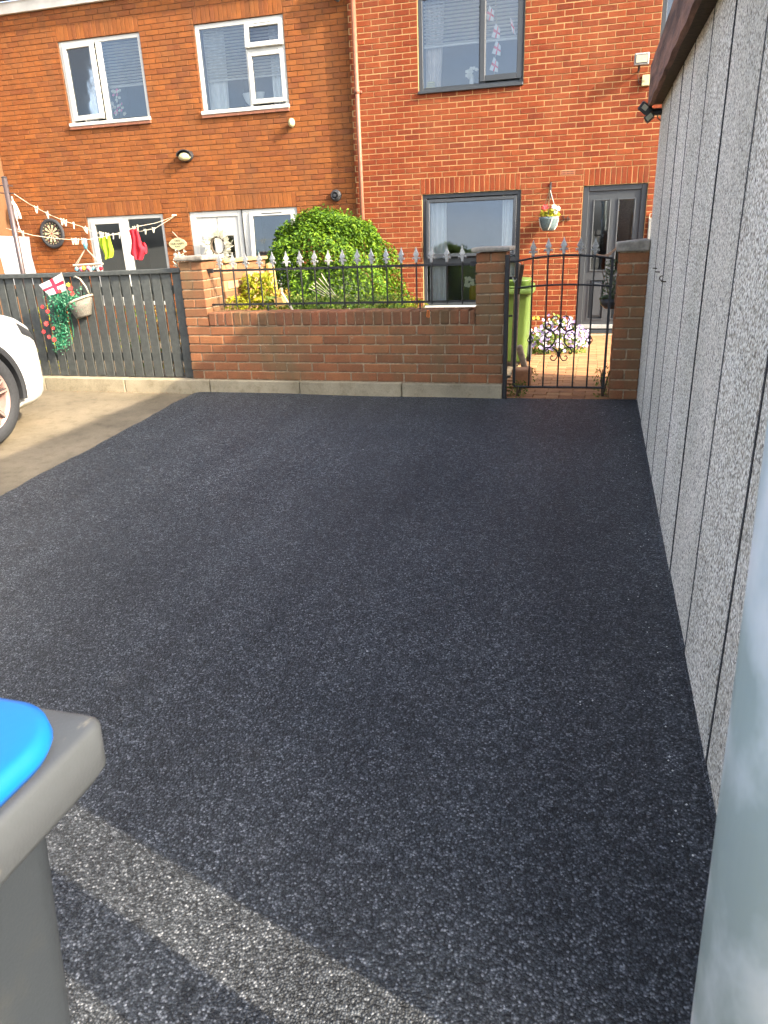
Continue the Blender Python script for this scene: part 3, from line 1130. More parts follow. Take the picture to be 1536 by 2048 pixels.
# door
dm = M['door_grey']
d = MB()
d.box(-0.209, -0.125, YR + 0.03, YR + 0.10, -0.311, 1.765)
d.box(0.590, 0.667, YR + 0.03, YR + 0.10, -0.311, 1.765)
d.box(-0.125, 0.590, YR + 0.03, YR + 0.10, 1.690, 1.765)
d.box(-0.125, 0.590, YR + 0.03, YR + 0.10, -0.311, -0.262)
fr_ = d.build('door_frame', gw, HR, bevel=0.005)
dd = MB()
gl_a, gl_b = (-0.040, 0.165, 0.615, 1.560), (0.300, 0.505, 0.615, 1.560)
pn_a, pn_b = (-0.040, 0.165, -0.090, 0.470), (0.300, 0.505, -0.090, 0.470)
panel_with_holes(dd, -0.122, 0.587, -0.258, 1.687, YR + 0.055, [gl_a, gl_b, pn_a, pn_b], 0.03)
leafd = dd.build('door', dm, HR, fixn=False)
for q in (gl_a, gl_b):
    fr = MB()
    a, b_, c_, e = q
    t = 0.022
    fr.box(a - t, a, YR + 0.040, YR + 0.062, c_ - t, e + t)
    fr.box(b_, b_ + t, YR + 0.040, YR + 0.062, c_ - t, e + t)
    fr.box(a, b_, YR + 0.040, YR + 0.062, c_ - t, c_)
    fr.box(a, b_, YR + 0.040, YR + 0.062, e, e + t)
    fr.build('glazing_bead', dm, leafd, bevel=0.006)
    MB().box(a, b_, YR + 0.064, YR + 0.070, c_, e).build('pane', M['glass_dim'], leafd)
for q in (pn_a, pn_b):
    a, b_, c_, e = q
    fr = MB()
    t = 0.018
    fr.box(a - t, a, YR + 0.045, YR + 0.062, c_ - t, e + t)
    fr.box(b_, b_ + t, YR + 0.045, YR + 0.062, c_ - t, e + t)
    fr.box(a, b_, YR + 0.045, YR + 0.062, c_ - t, c_)
    fr.box(a, b_, YR + 0.045, YR + 0.062, e, e + t)
    pm = [(a, b_, c_, e, YR + 0.085), (a + 0.05, b_ - 0.05, c_ + 0.06, e - 0.06, YR + 0.055)]
    for k in range(4):
        A = [(a, c_), (b_, c_), (b_, e), (a, e)]
        B = [(a + 0.045, c_ + 0.055), (b_ - 0.045, c_ + 0.055), (b_ - 0.045, e - 0.055), (a + 0.045, e - 0.055)]
        k2 = (k + 1) % 4
        fr.face([(A[k][0], YR + 0.083, A[k][1]), (A[k2][0], YR + 0.083, A[k2][1]), (B[k2][0], YR + 0.060, B[k2][1]), (B[k][0], YR + 0.060, B[k][1])])
    fr.face([(x, YR + 0.060, z) for x, z in B])
    fr.build('door_panel', dm, leafd, fixn=False)
MB().tube([(0.555, YR + 0.02, 0.66), (0.555, YR + 0.005, 0.66), (0.47, YR + 0.005, 0.66)], 0.009).build('handle', M['silver'], leafd, smooth=True)
MB().box(-0.115, 0.58, YR + 0.028, YR + 0.054, -0.235, -0.175).build('weather_bar', M['silver'], leafd, bevel=0.006)
rm = MB()
rm.box(-0.5, 1.0, YR + 0.6, YR + 3.0, -0.35, 2.1)
rm.face([(-0.3, YR + 0.12, -0.35), (-0.3, YR + 0.6, -0.35), (-0.3, YR + 0.6, 2), (-0.3, YR + 0.12, 2)])
rm.build('hallway', M['room'], HR, fixn=False)
MB().box(-0.30, 0.78, YR - 0.50, YR + 0.02, -0.42, -0.316).build('door_step', M['slab'], HR, bevel=0.008)

text = thing('house_number', 'dark metal house number 56 on red bricks beside hanging basket', 'house number', (-0.43, YR - 0.004, 1.345))
text_mesh('numeral', '5', 0.105, M['brass'], text, (-0.462, YR - 0.010, 1.345), 0.005)
text_mesh('numeral', '6', 0.105, M['brass'], text, (-0.398, YR - 0.010, 1.345), 0.005)

# ---- left-hand house
HL = thing('brick_house', 'brown brick house with dark mortar and white windows behind washing line', 'house', (-6.85, YLH, -0.335), 'terraced houses')
XL0, XL1 = -10.12, -3.63
w1 = (-8.572, -7.068, 3.09, 4.315)
w2 = (-6.118, -4.650, 3.09, 4.315)
w5 = (-8.600, -7.092, 0.20, 1.69)
w6d = (-6.597, -5.630, -0.29, 1.69)
w6 = (-5.630, -4.655, 0.45, 1.69)
holes = [w1, w2, w5, w6d, w6]
lint = [(-8.572, -7.068, 4.315, 4.54), (-6.118, -4.650, 4.315, 4.54), (-8.6, -7.092, 1.69, 1.915), (-6.597, -4.655, 1.69, 1.915)]
wl_ = MB()
panel_with_holes(wl_, XL0, XL1 + 0.01, -0.42, 4.80, YLH + 0.0065, holes, 0.16)
wl_.build('wall', M['mortar_l'], HL, fixn=False)
MB().box(XL0, XL1, 19.0, 19.1, -0.42, 4.765).build('rear_wall', M['mortar_l'], HL)
bl = lay_bricks(XL0, XL1, -0.335, 4.765, holes + lint, -3.58, gap=0.008)
for L in lint:
    bl += soldiers(*L, gap=0.005)
brick_wall(HL, YLH, bl, M['brick_l'], 0.006, random.Random(5), True)
rf = MB()
rf.face([(XL0, YLH - 0.25, 5.02), (XL1, YLH - 0.25, 5.02), (XL1, 15.3, 6.7), (XL0, 15.3, 6.7)])
rf.face([(XL0, 15.3, 6.7), (XL1, 15.3, 6.7), (XL1, 19.2, 4.9), (XL0, 19.2, 4.9)])
roofL = rf.build('roof', M['roof'], HL, fixn=False)
MB().box(XL0 - 3, XL1 - 0.02, YLH - 0.05, YLH + 0.05, 4.768, 4.930).build('fascia', M['white_gloss'], roofL, bevel=0.004)
MB().box(XL0 - 3, XL1 - 0.02, YLH - 0.14, YLH - 0.052, 4.932, 5.02).build('gutter', M['plastic_k'], roofL, bevel=0.02)
for (a, b_, z) in ((-8.585, -7.055, 3.045), (-6.13, -4.64, 3.045)):
    for i in range(7):
        w = (b_ - a) / 7
        MB().box(a + i * w + 0.002, a + (i + 1) * w - 0.002, YLH - 0.035, YLH + 0.10, z, z + 0.042).build('sill_tile', M['pipe'], HL, bevel=0.003)
up = M['upvc']
window(HL, YLH, w1, 0.062, up, [(-8.515, -7.905, 3.175, 4.27, 0.072, ('Z', (-8.515, YLH + .03, 3.2), -5)), (-7.79, -7.13, 3.165, 4.253)],
       bars=[(-7.905, -7.80, 3.152, 4.253)], sill=(up, 3.090, 3.140, 0.012), set_back=0.03)
window(HL, YLH, w2, 0.066, up, [(-6.052, -5.305, 3.165, 4.249), (-5.285, -4.672, 3.925, 4.262, 0.066, ('X', (-5, YLH + .03, 4.262), -7)), (-5.275, -4.690, 3.185, 3.88, 0.062)],
       bars=[(-5.305, -5.262, 3.156, 4.249), (-5.262, -4.716, 3.872, 3.93)], sill=(up, 3.090, 3.142, 0.012), set_back=0.03)
window(HL, YLH, w5, 0.062, up, [(-8.535, -7.905, 0.27, 1.64, 0.07), (-7.80, -7.155, 0.262, 1.628)], bars=[(-7.905, -7.795, 0.262, 1.628)], set_back=0.03)
window(HL, YLH, w6, 0.055, up, [(-5.505, -4.71, 0.51, 1.640, 0.062, ('X', (-5, YLH + .03, 1.64), -3.2))], bars=[(-5.575, -5.505, 0.505, 1.635)], set_back=0.03)
MB().box(-5.28, -4.92, YLH + 0.008, YLH + 0.012, 1.607, 1.622).build('trickle_vent', M['plastic_k'], HL)
MB().box(-5.13, -4.86, YLH + 0.008, YLH + 0.012, 4.222, 4.240).build('trickle_vent', M['plastic_k'], HL)
dd = MB()
dd.box(-6.597, -6.49, YLH + 0.03, YLH + 0.10, -0.29, 1.69)
dd.box(-5.72, -5.632, YLH + 0.03, YLH + 0.10, -0.29, 1.69)
dd.box(-6.49, -5.72, YLH + 0.03, YLH + 0.10, 1.60, 1.69)
dd.build('door_frame', up, HL, bevel=0.005)
ga, gb = (-6.36, -6.20, 0.55, 1.30), (-5.99, -5.83, 0.55, 1.30)
dd = MB()
panel_with_holes(dd, -6.487, -5.723, -0.27, 1.597, YLH + 0.05, [ga, gb], 0.03)
leafl = dd.build('door', up, HL, fixn=False)
for q in (ga, gb):
    a, b_, c_, e = q
    fr = MB()
    t = 0.03
    fr.box(a - t, a, YLH + 0.035, YLH + 0.06, c_ - t, e + t)
    fr.box(b_, b_ + t, YLH + 0.035, YLH + 0.06, c_ - t, e + t)
    fr.box(a, b_, YLH + 0.035, YLH + 0.06, c_ - t, c_)
    fr.box(a, b_, YLH + 0.035, YLH + 0.06, e, e + t)
    fr.build('glazing_bead', up, leafl, bevel=0.005)
    MB().box(a, b_, YLH + 0.064, YLH + 0.07, c_, e).build('pane', M['glass_dim'], leafl)
rm = MB()
rm.box(-6.8, -5.5, YLH + 0.5, YLH + 2, -0.35, 1.9)
rm.build('hallway', M['room'], HL, fixn=False)

# ---- neighbour at the far left edge
HN = thing('brick_house', 'sunlit orange side wall of house at far left edge behind dark pole', 'house', (-12, 11.0, -0.335), 'terraced houses')
MB().box(-14.5, -10.125, 10.55, 19, -0.42, 4.9).build('wall', M['stucco'], HN)
MB().box(-14.5, -10.10, 10.40, 19, 4.902, 5.05).build('roof', M['roof'], HN)

# ------------------------------------------------------------------ things fixed to the houses
dp = thing('drainpipe', 'brown plastic drainpipe running down between the two brick houses', 'drainpipe', (-3.516, YR - 0.06, -0.3))
MB().tube([(-3.516, YR - 0.06, -0.3), (-3.516, YR - 0.06, 4.8)], 0.034, 14).build('pipe', M['pipe'], dp, smooth=True)
for z in (3.2, 1.4):
    MB().lathe([(0.034, -0.03), (0.042, -0.028), (0.042, 0.028), (0.034, 0.03)], (-3.516, YR - 0.06, z), n=14).build('socket', M['pipe'], dp, smooth=True)
    MB().box(-3.575, -3.457, YR - 0.03, YR, z - 0.018, z + 0.018).build('bracket', M['pipe'], dp, bevel=0.004)

bl_ = thing('bulkhead_lamp', 'oval bulkhead wall lamp with black hood and cream diffuser on brown bricks', 'wall lamp', (-6.50, YLH, 2.52))
MB().lathe([(0.0, 0), (0.125, 0.0), (0.135, 0.02), (0.13, 0.05), (0.11, 0.06)], (-6.50, YLH - 0.004, 2.525), 'y', 20, 1, 0.62).build('base', M['plastic_k'], bl_, smooth=True)
MB().lathe([(0.108, 0.05), (0.10, 0.09), (0.07, 0.115), (0.0, 0.125)], (-6.50, YLH - 0.004, 2.515), 'y', 20, 1, 0.58).build('diffuser', M['cream'], bl_, smooth=True)
h = MB()
rings = []
for k in range(9):
    a = math.pi * k / 8
    rings.append([(-6.50 + 0.130 * math.cos(a), YLH - d_, 2.527 + 0.083 * math.sin(a) + s_) for d_, s_ in ((0.0, 0), (0.11, 0), (0.11, 0.012), (0.0, 0.012))])
h.loft(rings)
h.build('hood', M['plastic_k'], bl_)

gl_ = thing('sensor_lamp', 'small round cream sensor lamp below the upper white window', 'wall lamp', (-4.60, YLH, 2.87))
MB().lathe([(0.0, 0), (0.035, 0), (0.035, 0.03), (0.02, 0.04)], (-4.60, YLH - 0.004, 2.87), 'y', 12).build('mount', M['plastic_k'], gl_)
MB().lathe([(0.0, 0.015), (0.035, 0.022), (0.052, 0.05), (0.052, 0.075), (0.035, 0.10), (0.0, 0.112)], (-4.605, YLH - 0.004, 2.875), 'y', 16, 1, 1.25).build('globe', M['cream'], gl_, smooth=True)

vt = thing('flue_vent', 'round black flue cap on brown bricks above the hedge', 'vent', (-3.965, YLH, 1.82))
MB().lathe([(0.0, 0), (0.085, 0), (0.088, 0.03), (0.075, 0.045)], (-3.965, YLH - 0.003, 1.82), 'y', 18).build('plate', M['plastic_k'], vt, smooth=True)
MB().lathe([(0.062, 0.04), (0.062, 0.09), (0.05, 0.095), (0.045, 0.06), (0.0, 0.06)], (-3.965, YLH - 0.003, 1.82), 'y', 18).build('outlet', M['rubber'], vt, smooth=True)
MB().lathe([(0.0, 0.07), (0.025, 0.075), (0.025, 0.1), (0.0, 0.102)], (-3.965, YLH - 0.003, 1.82), 'y', 12).build('core', M['plastic_k'], vt)

tl_ = thing('wall_lantern', 'dark wall lantern at top edge beside the drainpipe', 'wall lamp', (-3.74, YLH, 4.34))
MB().lathe([(0.015, 0), (0.05, 0.03), (0.065, 0.10), (0.075, 0.28), (0.09, 0.30), (0.02, 0.40), (0.0, 0.41)], (-3.74, YLH - 0.13, 4.335), n=6).build('lantern', M['plastic_k'], tl_)
MB().tube([(-3.74, YLH, 4.70), (-3.74, YLH - 0.10, 4.76), (-3.74, YLH - 0.13, 4.73)], 0.012).build('arm', M['plastic_k'], tl_)

fl = thing('floodlight', 'silver rectangular floodlight on red bricks beside garage roof', 'floodlight', (0.445, YR, 3.26))
MB().box(0.352, 0.538, YR - 0.17, YR - 0.10, 3.185, 3.325).build('housing', M['silver'], fl, bevel=0.012, seg=2)
MB().box(0.366, 0.524, YR - 0.176, YR - 0.165, 3.203, 3.305).build('gasket', M['plastic_k'], fl, bevel=0.003)
MB().box(0.374, 0.516, YR - 0.180, YR - 0.172, 3.211, 3.297).build('lens', M['lens'], fl)
MB().tube([(0.42, YR, 3.14), (0.42, YR - 0.08, 3.14), (0.42, YR - 0.13, 3.19)], 0.014).build('bracket', M['plastic_k'], fl)
MB().tube([(0.42, YR - 0.05, 3.14), (0.415, YR - 0.02, 3.08), (0.44, YR - 0.012, 2.99), (0.50, YR - 0.012, 3.0)], 0.004, 6).build('cable', M['plastic_k'], fl)
jb = thing('junction_box', 'cream junction box on red bricks below the floodlight', 'junction box', (0.52, YR, 3.03))
MB().box(0.472, 0.585, YR - 0.05, YR - 0.001, 2.955, 3.085).build('box', M['cream'], jb, bevel=0.006)
MB().lathe([(0.0, 0), (0.014, 0), (0.014, 0.012), (0, 0.014)], (0.51, YR - 0.05, 3.02), 'y', 10).build('screw_cap', M['lens'], jb)
key = thing('key_box', 'grey plastic box on bricks right of the grey door', 'box', (0.745, YR, 1.17))
MB().box(0.715, 0.79, YR - 0.05, YR - 0.001, 0.97, 1.30).build('case', M['slab'], key, bevel=0.01)
MB().tube([(0.722, YR - 0.02, 1.30), (0.73, YR - 0.02, 1.36), (0.775, YR - 0.02, 1.36), (0.785, YR - 0.02, 1.30)], 0.006, 6).build('loop', M['rope'], key)

# hanging basket by the front door
hb = thing('hanging_basket', 'teal woven hanging basket with red and white flowers beside house number', 'hanging basket', (-0.66, YR - 0.16, 1.17))
HB = Vector((-0.665, YR - 0.19, 0))
MB().tube([(-0.665, YR - 0.005, 1.62), (-0.665, YR - 0.005, 1.84)], 0.010, 6).build('back_plate', M['black'], hb)
MB().tube([(-0.665, YR - 0.005, 1.80), (-0.665, YR - 0.10, 1.83), (-0.665, YR - 0.20, 1.80), (-0.665, YR - 0.22, 1.75), (-0.665, YR - 0.19, 1.73)], 0.008, 6).build('arm', M['black'], hb)
MB().tube([(-0.665, YR - 0.005, 1.64), (-0.665, YR - 0.06, 1.70), (-0.665, YR - 0.15, 1.815)], 0.006, 6).build('brace', M['black'], hb)
MB().lathe([(0.0, 0), (0.075, 0.0), (0.11, 0.06), (0.135, 0.15), (0.145, 0.19), (0.12, 0.185), (0.0, 0.16)], (-0.665, YR - 0.19, 1.185), n=18).build('bowl', M['teal_weave'], hb, smooth=True)
for k in range(3):
    a = 0.5 + k * 2.094
    MB().tube([(-0.665, YR - 0.19, 1.735), (-0.665 + 0.05 * math.cos(a), YR - 0.19 + 0.05 * math.sin(a), 1.60), (-0.665 + 0.135 * math.cos(a), YR - 0.19 + 0.135 * math.sin(a), 1.375)], 0.005, 5).build('chain', M['dark_stem'] if k else M['silver'], hb)
for k in range(4):
    a0 = k * 1.57
    MB().tube([(-0.665 + r * math.cos(a0 + .2 * i), YR - 0.19 + r * math.sin(a0 + .2 * i), 1.19 + zz) for i, (r, zz) in enumerate(((0.082, 0.01), (0.117, 0.06), (0.143, 0.16)))], 0.008, 5).build('weave_strip', M['white_petal'], hb)
lf = MB()
rr = random.Random(21)
for _ in range(320):
    a = rr.uniform(0, 6.28)
    r = rr.uniform(0, 0.15)
    leaf(lf, (-0.655 + r * math.cos(a), YR - 0.19 + r * math.sin(a), 1.37 + rr.uniform(0, 0.10)), (rr.uniform(-1, 1), -0.6, rr.uniform(0, 1)), 0.05, rr, 0.4)
o = lf.build('foliage', M['leaf_lime'], hb, fixn=False)
o['kind'] = 'stuff'
for (x, z, m_, r) in ((-0.715, 1.49, 'red_petal', 0.055), (-0.595, 1.50, 'white_petal', 0.042), (-0.540, 1.475, 'white_petal', 0.042), (-0.57, 1.43, 'white_petal', 0.035)):
    f_ = MB()
    for q in range(3):
        flower(f_, (x, YR - 0.27 - 0.01 * q, z), (0.1, -1, 0.3), r * (1 - 0.25 * q), rr, 6)
    f_.build('flower', M[m_], hb, fixn=False)

# dartboard
db = thing('dartboard', 'dartboard with black surround hanging on brown brick wall', 'dartboard', (-9.325, YLH - 0.04, 1.22))
DC = (-9.325, 1.455)
MB().lathe([(0.190, 0.0), (0.24, 0.005), (0.255, 0.03), (0.24, 0.055), (0.200, 0.058), (0.190, 0.04)], (DC[0], YLH - 0.004, DC[1]), 'y', 32).build('surround', M['rubber'], db, smooth=True)
MB().lathe([(0.0, 0), (0.198, 0), (0.198, 0.042), (0.0, 0.042)], (DC[0], YLH - 0.004, DC[1]), 'y', 32).build('backing', M['dart_black'], db)
bands = [(0.016, 0.107, 0), (0.099, 0.107, 1), (0.107, 0.162, 0), (0.162, 0.170, 1)]
for bi, (r0, r1, kind) in enumerate(((0.014, 0.086, 0), (0.087, 0.095, 1), (0.096, 0.142, 0), (0.143, 0.152, 1))):
    for k in range(20):
        a0 = 2 * math.pi * (k - 0.5) / 20
        a1 = 2 * math.pi * (k + 0.5) / 20
        sg = MB()
        yy = YLH - 0.0475
        sg.face([(DC[0] + r * math.sin(a), yy, DC[1] + r * math.cos(a)) for r, a in ((r0, a0), (r0, a1), (r1, a1), (r1, (a0 + a1) / 2), (r1, a0))])
        mm = (('dart_black', 'dart_cream'), ('dart_brown', 'dart_green'))[kind][k % 2]
        sg.build('segment', M[mm], db, fixn=False)
MB().lathe([(0.0, 0), (0.015, 0), (0.015, 0.003), (0, 0.003)], (DC[0], YLH - 0.047, DC[1]), 'y', 12).build('bull', M['red_petal'], db)
for k, nmb in enumerate((20, 1, 18, 4, 13, 6, 10, 15, 2, 17, 3, 19, 7, 16, 8, 11, 14, 9, 12, 5)):
    a = 2 * math.pi * k / 20
    text_mesh('numeral', str(nmb), 0.032, M['dart_cream'], db, (DC[0] + 0.174 * math.sin(a), YLH - 0.049, DC[1] + 0.174 * math.cos(a)), 0.001)

# happy place plaque
pq = thing('wall_plaque', 'scalloped cream plaque with lettering hanging on brown bricks', 'plaque', (-6.865, YLH - 0.02, 1.09))
pr = []
for k in range(48):
    a = 2 * math.pi * k / 48
    r = 1 + 0.07 * math.cos(4 * a) + 0.03 * math.cos(8 * a + 0.4)
    pr.append((math.copysign(abs(math.cos(a)) ** 0.75, math.cos(a)) * 0.148 * r, math.copysign(abs(math.sin(a)) ** 0.75, math.sin(a)) * 0.088 * r))
for nm, sc_, y0, y1, m_ in (('edge', 1.06, YLH - 0.014, YLH - 0.003, 'wood'), ('face', 1.0, YLH - 0.022, YLH - 0.0145, 'cream')):
    MB().loft([[(-6.865 + x * sc_, y0, 1.20 + z * sc_) for x, z in pr], [(-6.865 + x * sc_, y1, 1.20 + z * sc_) for x, z in pr]]).build(nm, M[m_], pq)
text_mesh('lettering', 'THIS IS', 0.036, M['dart_black'], pq, (-6.865, YLH - 0.0235, 1.250), 0.001)
text_mesh('lettering', 'OUR HAPPY', 0.050, M['dart_black'], pq, (-6.865, YLH - 0.0235, 1.203), 0.001)
text_mesh('lettering', 'PLACE', 0.036, M['dart_black'], pq, (-6.865, YLH - 0.0235, 1.160), 0.001)
MB().tube([(-6.93, YLH - 0.02, 1.40), (-6.83, YLH - 0.02, 1.29)], 0.005, 5).build('string', M['rope'], pq)

# wreath on the white door
wr = thing('wreath', 'pale bleached leaf wreath hanging on the white door', 'wreath', (-6.10, YLH - 0.02, 0.95))
ws = MB()
rr = random.Random(8)
WC = Vector((-6.10, YLH - 0.03, 1.15))
MB().tube([WC + Vector((0.125 * math.cos(a * 0.2618), 0, 0.14 * math.sin(a * 0.2618))) for a in range(25)], 0.018, 6).build('ring', M['dark_stem'], wr)
for _ in range(560):
    a = rr.uniform(0, 6.283)
    r = 0.12 + abs(rr.gauss(0, 0.05))
    d_ = Vector((math.cos(a + 0.5), 0, math.sin(a + 0.5)))
    p = WC + Vector((r * math.cos(a), rr.uniform(-0.05, 0.0), 1.08 * r * math.sin(a)))
    sd = d_.cross(Vector((0, 1, 0))) * 0.009
    L = rr.uniform(0.04, 0.10)
    b = len(ws.v)
    e = p + d_ * L + Vector((0, rr.uniform(-0.03, 0.01), 0))
    mid = (p + e) / 2
    ws.v.extend([tuple(p), tuple(mid + sd), tuple(e), tuple(mid - sd)])
    ws.f.append((b, b + 1, b + 2, b + 3))
    ws.m.append(0)
for _ in range(110):
    p = WC + Vector((rr.uniform(-0.06, 0.13), rr.uniform(-.05, 0), -0.16 - rr.uniform(0, 0.2)))
    b = len(ws.v)
    e = p + Vector((rr.uniform(-.02, .03), 0, -rr.uniform(.04, .1)))
    ws.v.extend([tuple(p), tuple((p + e) / 2 + Vector((.008, 0, 0))), tuple(e), tuple((p + e) / 2 - Vector((.008, 0, 0)))])
    ws.f.append((b, b + 1, b + 2, b + 3))
    ws.m.append(0)
o = ws.build('sprigs', M['leaf_white'], wr, fixn=False)
o['kind'] = 'stuff'
MB().box(-6.105, -6.095, YLH + 0.044, YLH + 0.049, 1.27, 1.595).build('ribbon', M['slab'], wr)

# curtains, blinds and ornaments behind the glass
YC = YLH + 0.20
curtain('curtain', 'pale curtain in the open left sash of upper left window', -8.45, -8.15, 3.1, 4.30, YC, M['curtain'], 0.1, 4)
curtain('curtain', 'pale curtain at right side of upper left window', -7.22, -7.06, 3.1, 4.30, YC, M['curtain'], -0.2, 3)
blind('venetian blind behind the upper left white window', -8.48, -7.12, 3.62, 4.28, YC - 0.05)
curtain('curtain', 'pale curtain at left side of upper middle white window', -6.08, -5.72, 3.1, 4.30, YC, M['curtain'], 0.1, 4)
curtain('curtain', 'pale curtain at right side of upper middle white window', -4.98, -4.67, 3.1, 4.30, YC, M['curtain'], 0.05, 4)
blind('venetian blind behind the upper middle white window', -6.04, -4.70, 3.56, 4.28, YC - 0.05)
YC2 = YR + 0.20
curtain('curtain', 'beige curtain at left side of upper anthracite window', -2.53, -2.25, 3.1, 4.30, YC2, M['curtain_b'], 0.25, 4)
blind('venetian blind behind the upper anthracite window', -2.54, -1.15, 3.69, 4.28, YC2 - 0.06, 0.046)
curtain('curtain', 'white curtain at left side of ground floor anthracite window', -2.52, -2.24, 0.1, 1.72, YC2, M['curtain'], 0.0, 4)
curtain('curtain', 'white curtain at right side of ground floor anthracite window', -1.38, -1.12, 0.1, 1.72, YC2, M['curtain'], 0.0, 4)

bt = thing('flag_bunting', 'string of white flags with red crosses inside the upper anthracite window', 'bunting', (-1.53, YR + 0.12, 3.25))
MB().tube([(-1.53, YR + 0.125, 4.25), (-1.50, YR + 0.125, 3.8), (-1.53, YR + 0.125, 3.25)], 0.003, 5).build('string', M['rope'], bt)


def crossflag(name, P00, P10, P11, P01, parent, wave=0.0, nrm=(0, -1, 0), loc=None):
    """cloth flag with a red cross: grid between four corners (P00 bottom-left, P10 bottom-right, ...)"""
    P00, P10, P11, P01 = map(Vector, (P00, P10, P11, P01))
    us = [0, 0.14, 0.28, 0.42, 0.58, 0.72, 0.86, 1]
    vs2 = [0, 0.2, 0.40, 0.60, 0.8, 1]
    mb = MB()
    nrm = Vector(nrm)
    for side in (0, 1):
        b = len(mb.v)
        for v in vs2:
            for u in us:
                p = (P00 * (1 - u) + P10 * u) * (1 - v) + (P01 * (1 - u) + P11 * u) * v
                p = p + nrm * (wave * math.sin(u * 6 + v * 2) + (0.0015 if side else 0))
                mb.v.append(tuple(p))
        for j in range(len(vs2) - 1):
            for i in range(len(us) - 1):
                a = b + j * len(us) + i
                mb.f.append((a, a + 1, a + len(us) + 1, a + len(us)))
                mb.m.append(1 if (i == 3 or j == 2) else 0)
    return mb.build(name, [M['flag_white'], M['flag_red']], parent, loc=loc, fixn=False)


for (x, z, s_) in ((-1.60, 4.02, 1.0), (-1.51, 3.80, 1.0), (-1.50, 3.60, 1.0), (-1.53, 3.40, 1.0), (-1.535, 3.24, 0.35)):
    yy = YR + 0.115
    crossflag('flag', (x - 0.065 * s_, yy, z - 0.055 * s_), (x + 0.055 * s_, yy, z - 0.095 * s_), (x + 0.06 * s_, yy, z + 0.02 * s_), (x - 0.005 * s_, yy, z + 0.10 * s_), bt, 0.004)
crossflag('flag', (-1.29, YR + 0.115, 3.78), (-1.235, YR + 0.115, 3.73), (-1.28, YR + 0.115, 3.90), (-1.32, YR + 0.115, 3.95), bt, 0.004)
rr = random.Random(4)
fan = MB()
for k in range(14):
    a = R_(200 + k * 10)
    p0 = Vector((-1.46, YR + 0.115, 4.36))
    p1 = p0 + Vector((math.cos(a) * 0.22, 0, math.sin(a) * 0.17))
    sd = Vector((-math.sin(a), 0, math.cos(a))) * 0.014
    fan.mi = 1 if k % 3 == 1 else 0
    fan.face([p0, p1 - sd, p1 + sd])
fan.build('rosette', [M['flag_white'], M['flag_red']], bt, fixn=False)

vz = thing('vase', 'glass vase of pale flowers inside upper anthracite window', 'vase', (-1.85, YR + 0.14, 3.18))
MB().lathe([(0.03, 0), (0.04, 0.03), (0.03, 0.09), (0.036, 0.11)], (-1.85, YR + 0.14, 3.18), n=10).build('glass', M['cloth_w'], vz, smooth=True)
f_ = MB()
for _ in range(16):
    flower(f_, (-1.85 + rr.uniform(-.08, .08), YR + 0.13 + rr.uniform(-.03, .0), 3.32 + rr.uniform(-.05, .07)), (rr.uniform(-.5, .5), -1, .3), 0.03, rr)
o = f_.build('blooms', M['white_petal'], vz, fixn=False)
o['kind'] = 'stuff'
bk = thing('book_stack', 'small pile of cream books in corner of upper anthracite window', 'books', (-2.45, YR + 0.13, 3.18))
for i in range(3):
    MB().box(-2.515 + .006 * i, -2.385 - .004 * i, YR + 0.11, YR + 0.17, 3.182 + 0.03 * i, 3.208 + 0.03 * i).build('book', M['cream'], bk, bevel=0.002)
sv = thing('vase', 'yellow vase of flowers on sill inside ground floor anthracite window', 'vase', (-1.81, YR + 0.14, 0.2))
MB().lathe([(0.05, 0), (0.06, 0.03), (0.058, 0.15), (0.045, 0.20), (0.05, 0.22)], (-1.81, YR + 0.13, 0.20), n=14).build('pot', M['leaf_ochre'], sv, smooth=True)
f_ = MB()
for _ in range(26):
    flower(f_, (-1.82 + rr.uniform(-.1, .1), YR + 0.11 + rr.uniform(-.03, .03), 0.47 + rr.uniform(-.06, .07)), (rr.uniform(-.5, .5), -1, .4), 0.03, rr)
o = f_.build('blooms', M['white_petal'], sv, fixn=False)
o['kind'] = 'stuff'
fv = thing('flower_spray', 'pink and white flower spray inside upper left white window', 'flowers', (-7.70, YLH + 0.13, 3.17))
MB().tube([(-7.72, YLH + 0.13, 3.17), (-7.70, YLH + 0.13, 3.40), (-7.68, YLH + 0.13, 3.62)], 0.006, 5).build('stem', M['dark_stem'], fv)
for m_, n_ in (('pink', 12), ('white_petal', 26)):
    f_ = MB()
    for _ in range(n_):
        z = rr.uniform(0.05, 0.42)
        flower(f_, (-7.71 + rr.uniform(-.09, .10), YLH + 0.11 + rr.uniform(-.03, .03), 3.17 + z), (rr.uniform(-.5, .5), -1, .4), 0.028, rr)
    o = f_.build('blooms', M[m_], fv, fixn=False)
    o['kind'] = 'stuff'
ck = thing('window_cat_ornament', 'pale patterned ornament on sill of upper middle white window', 'ornament', (-5.32, YLH + 0.14, 3.16))
MB().lathe([(0.0, 0), (0.05, 0.0), (0.12, 0.08), (0.16, 0.19), (0.15, 0.20), (0.0, 0.17)], (-5.30, YLH + 0.18, 3.17), n=14, sx=1.2, sy=0.4).build('bowl', M['curtain'], ck, smooth=True)

# ------------------------------------------------------------------ garden wall with two piers
YW = 5.65
rw = random.Random(17)
GW = thing('garden_wall', 'low weathered brick wall with soldier coping between two capped piers', 'wall', (-1.98, YW, 0.10))
core = MB()
core.box(-3.322, -0.636, YW + 0.008, YW + 0.20, 0.0, 0.552)
core.box(-3.10, -0.85, YW + 0.006, YW + 0.20, 0.553, 0.655)
core.box(-3.322, -3.123, YW + 0.008, YW + 0.325, 0.553, 1.078)
core.box(-0.839, -0.636, YW + 0.008, YW + 0.325, 0.553, 1.066)
core.build('mortar_core', M['mortar_w'], GW)


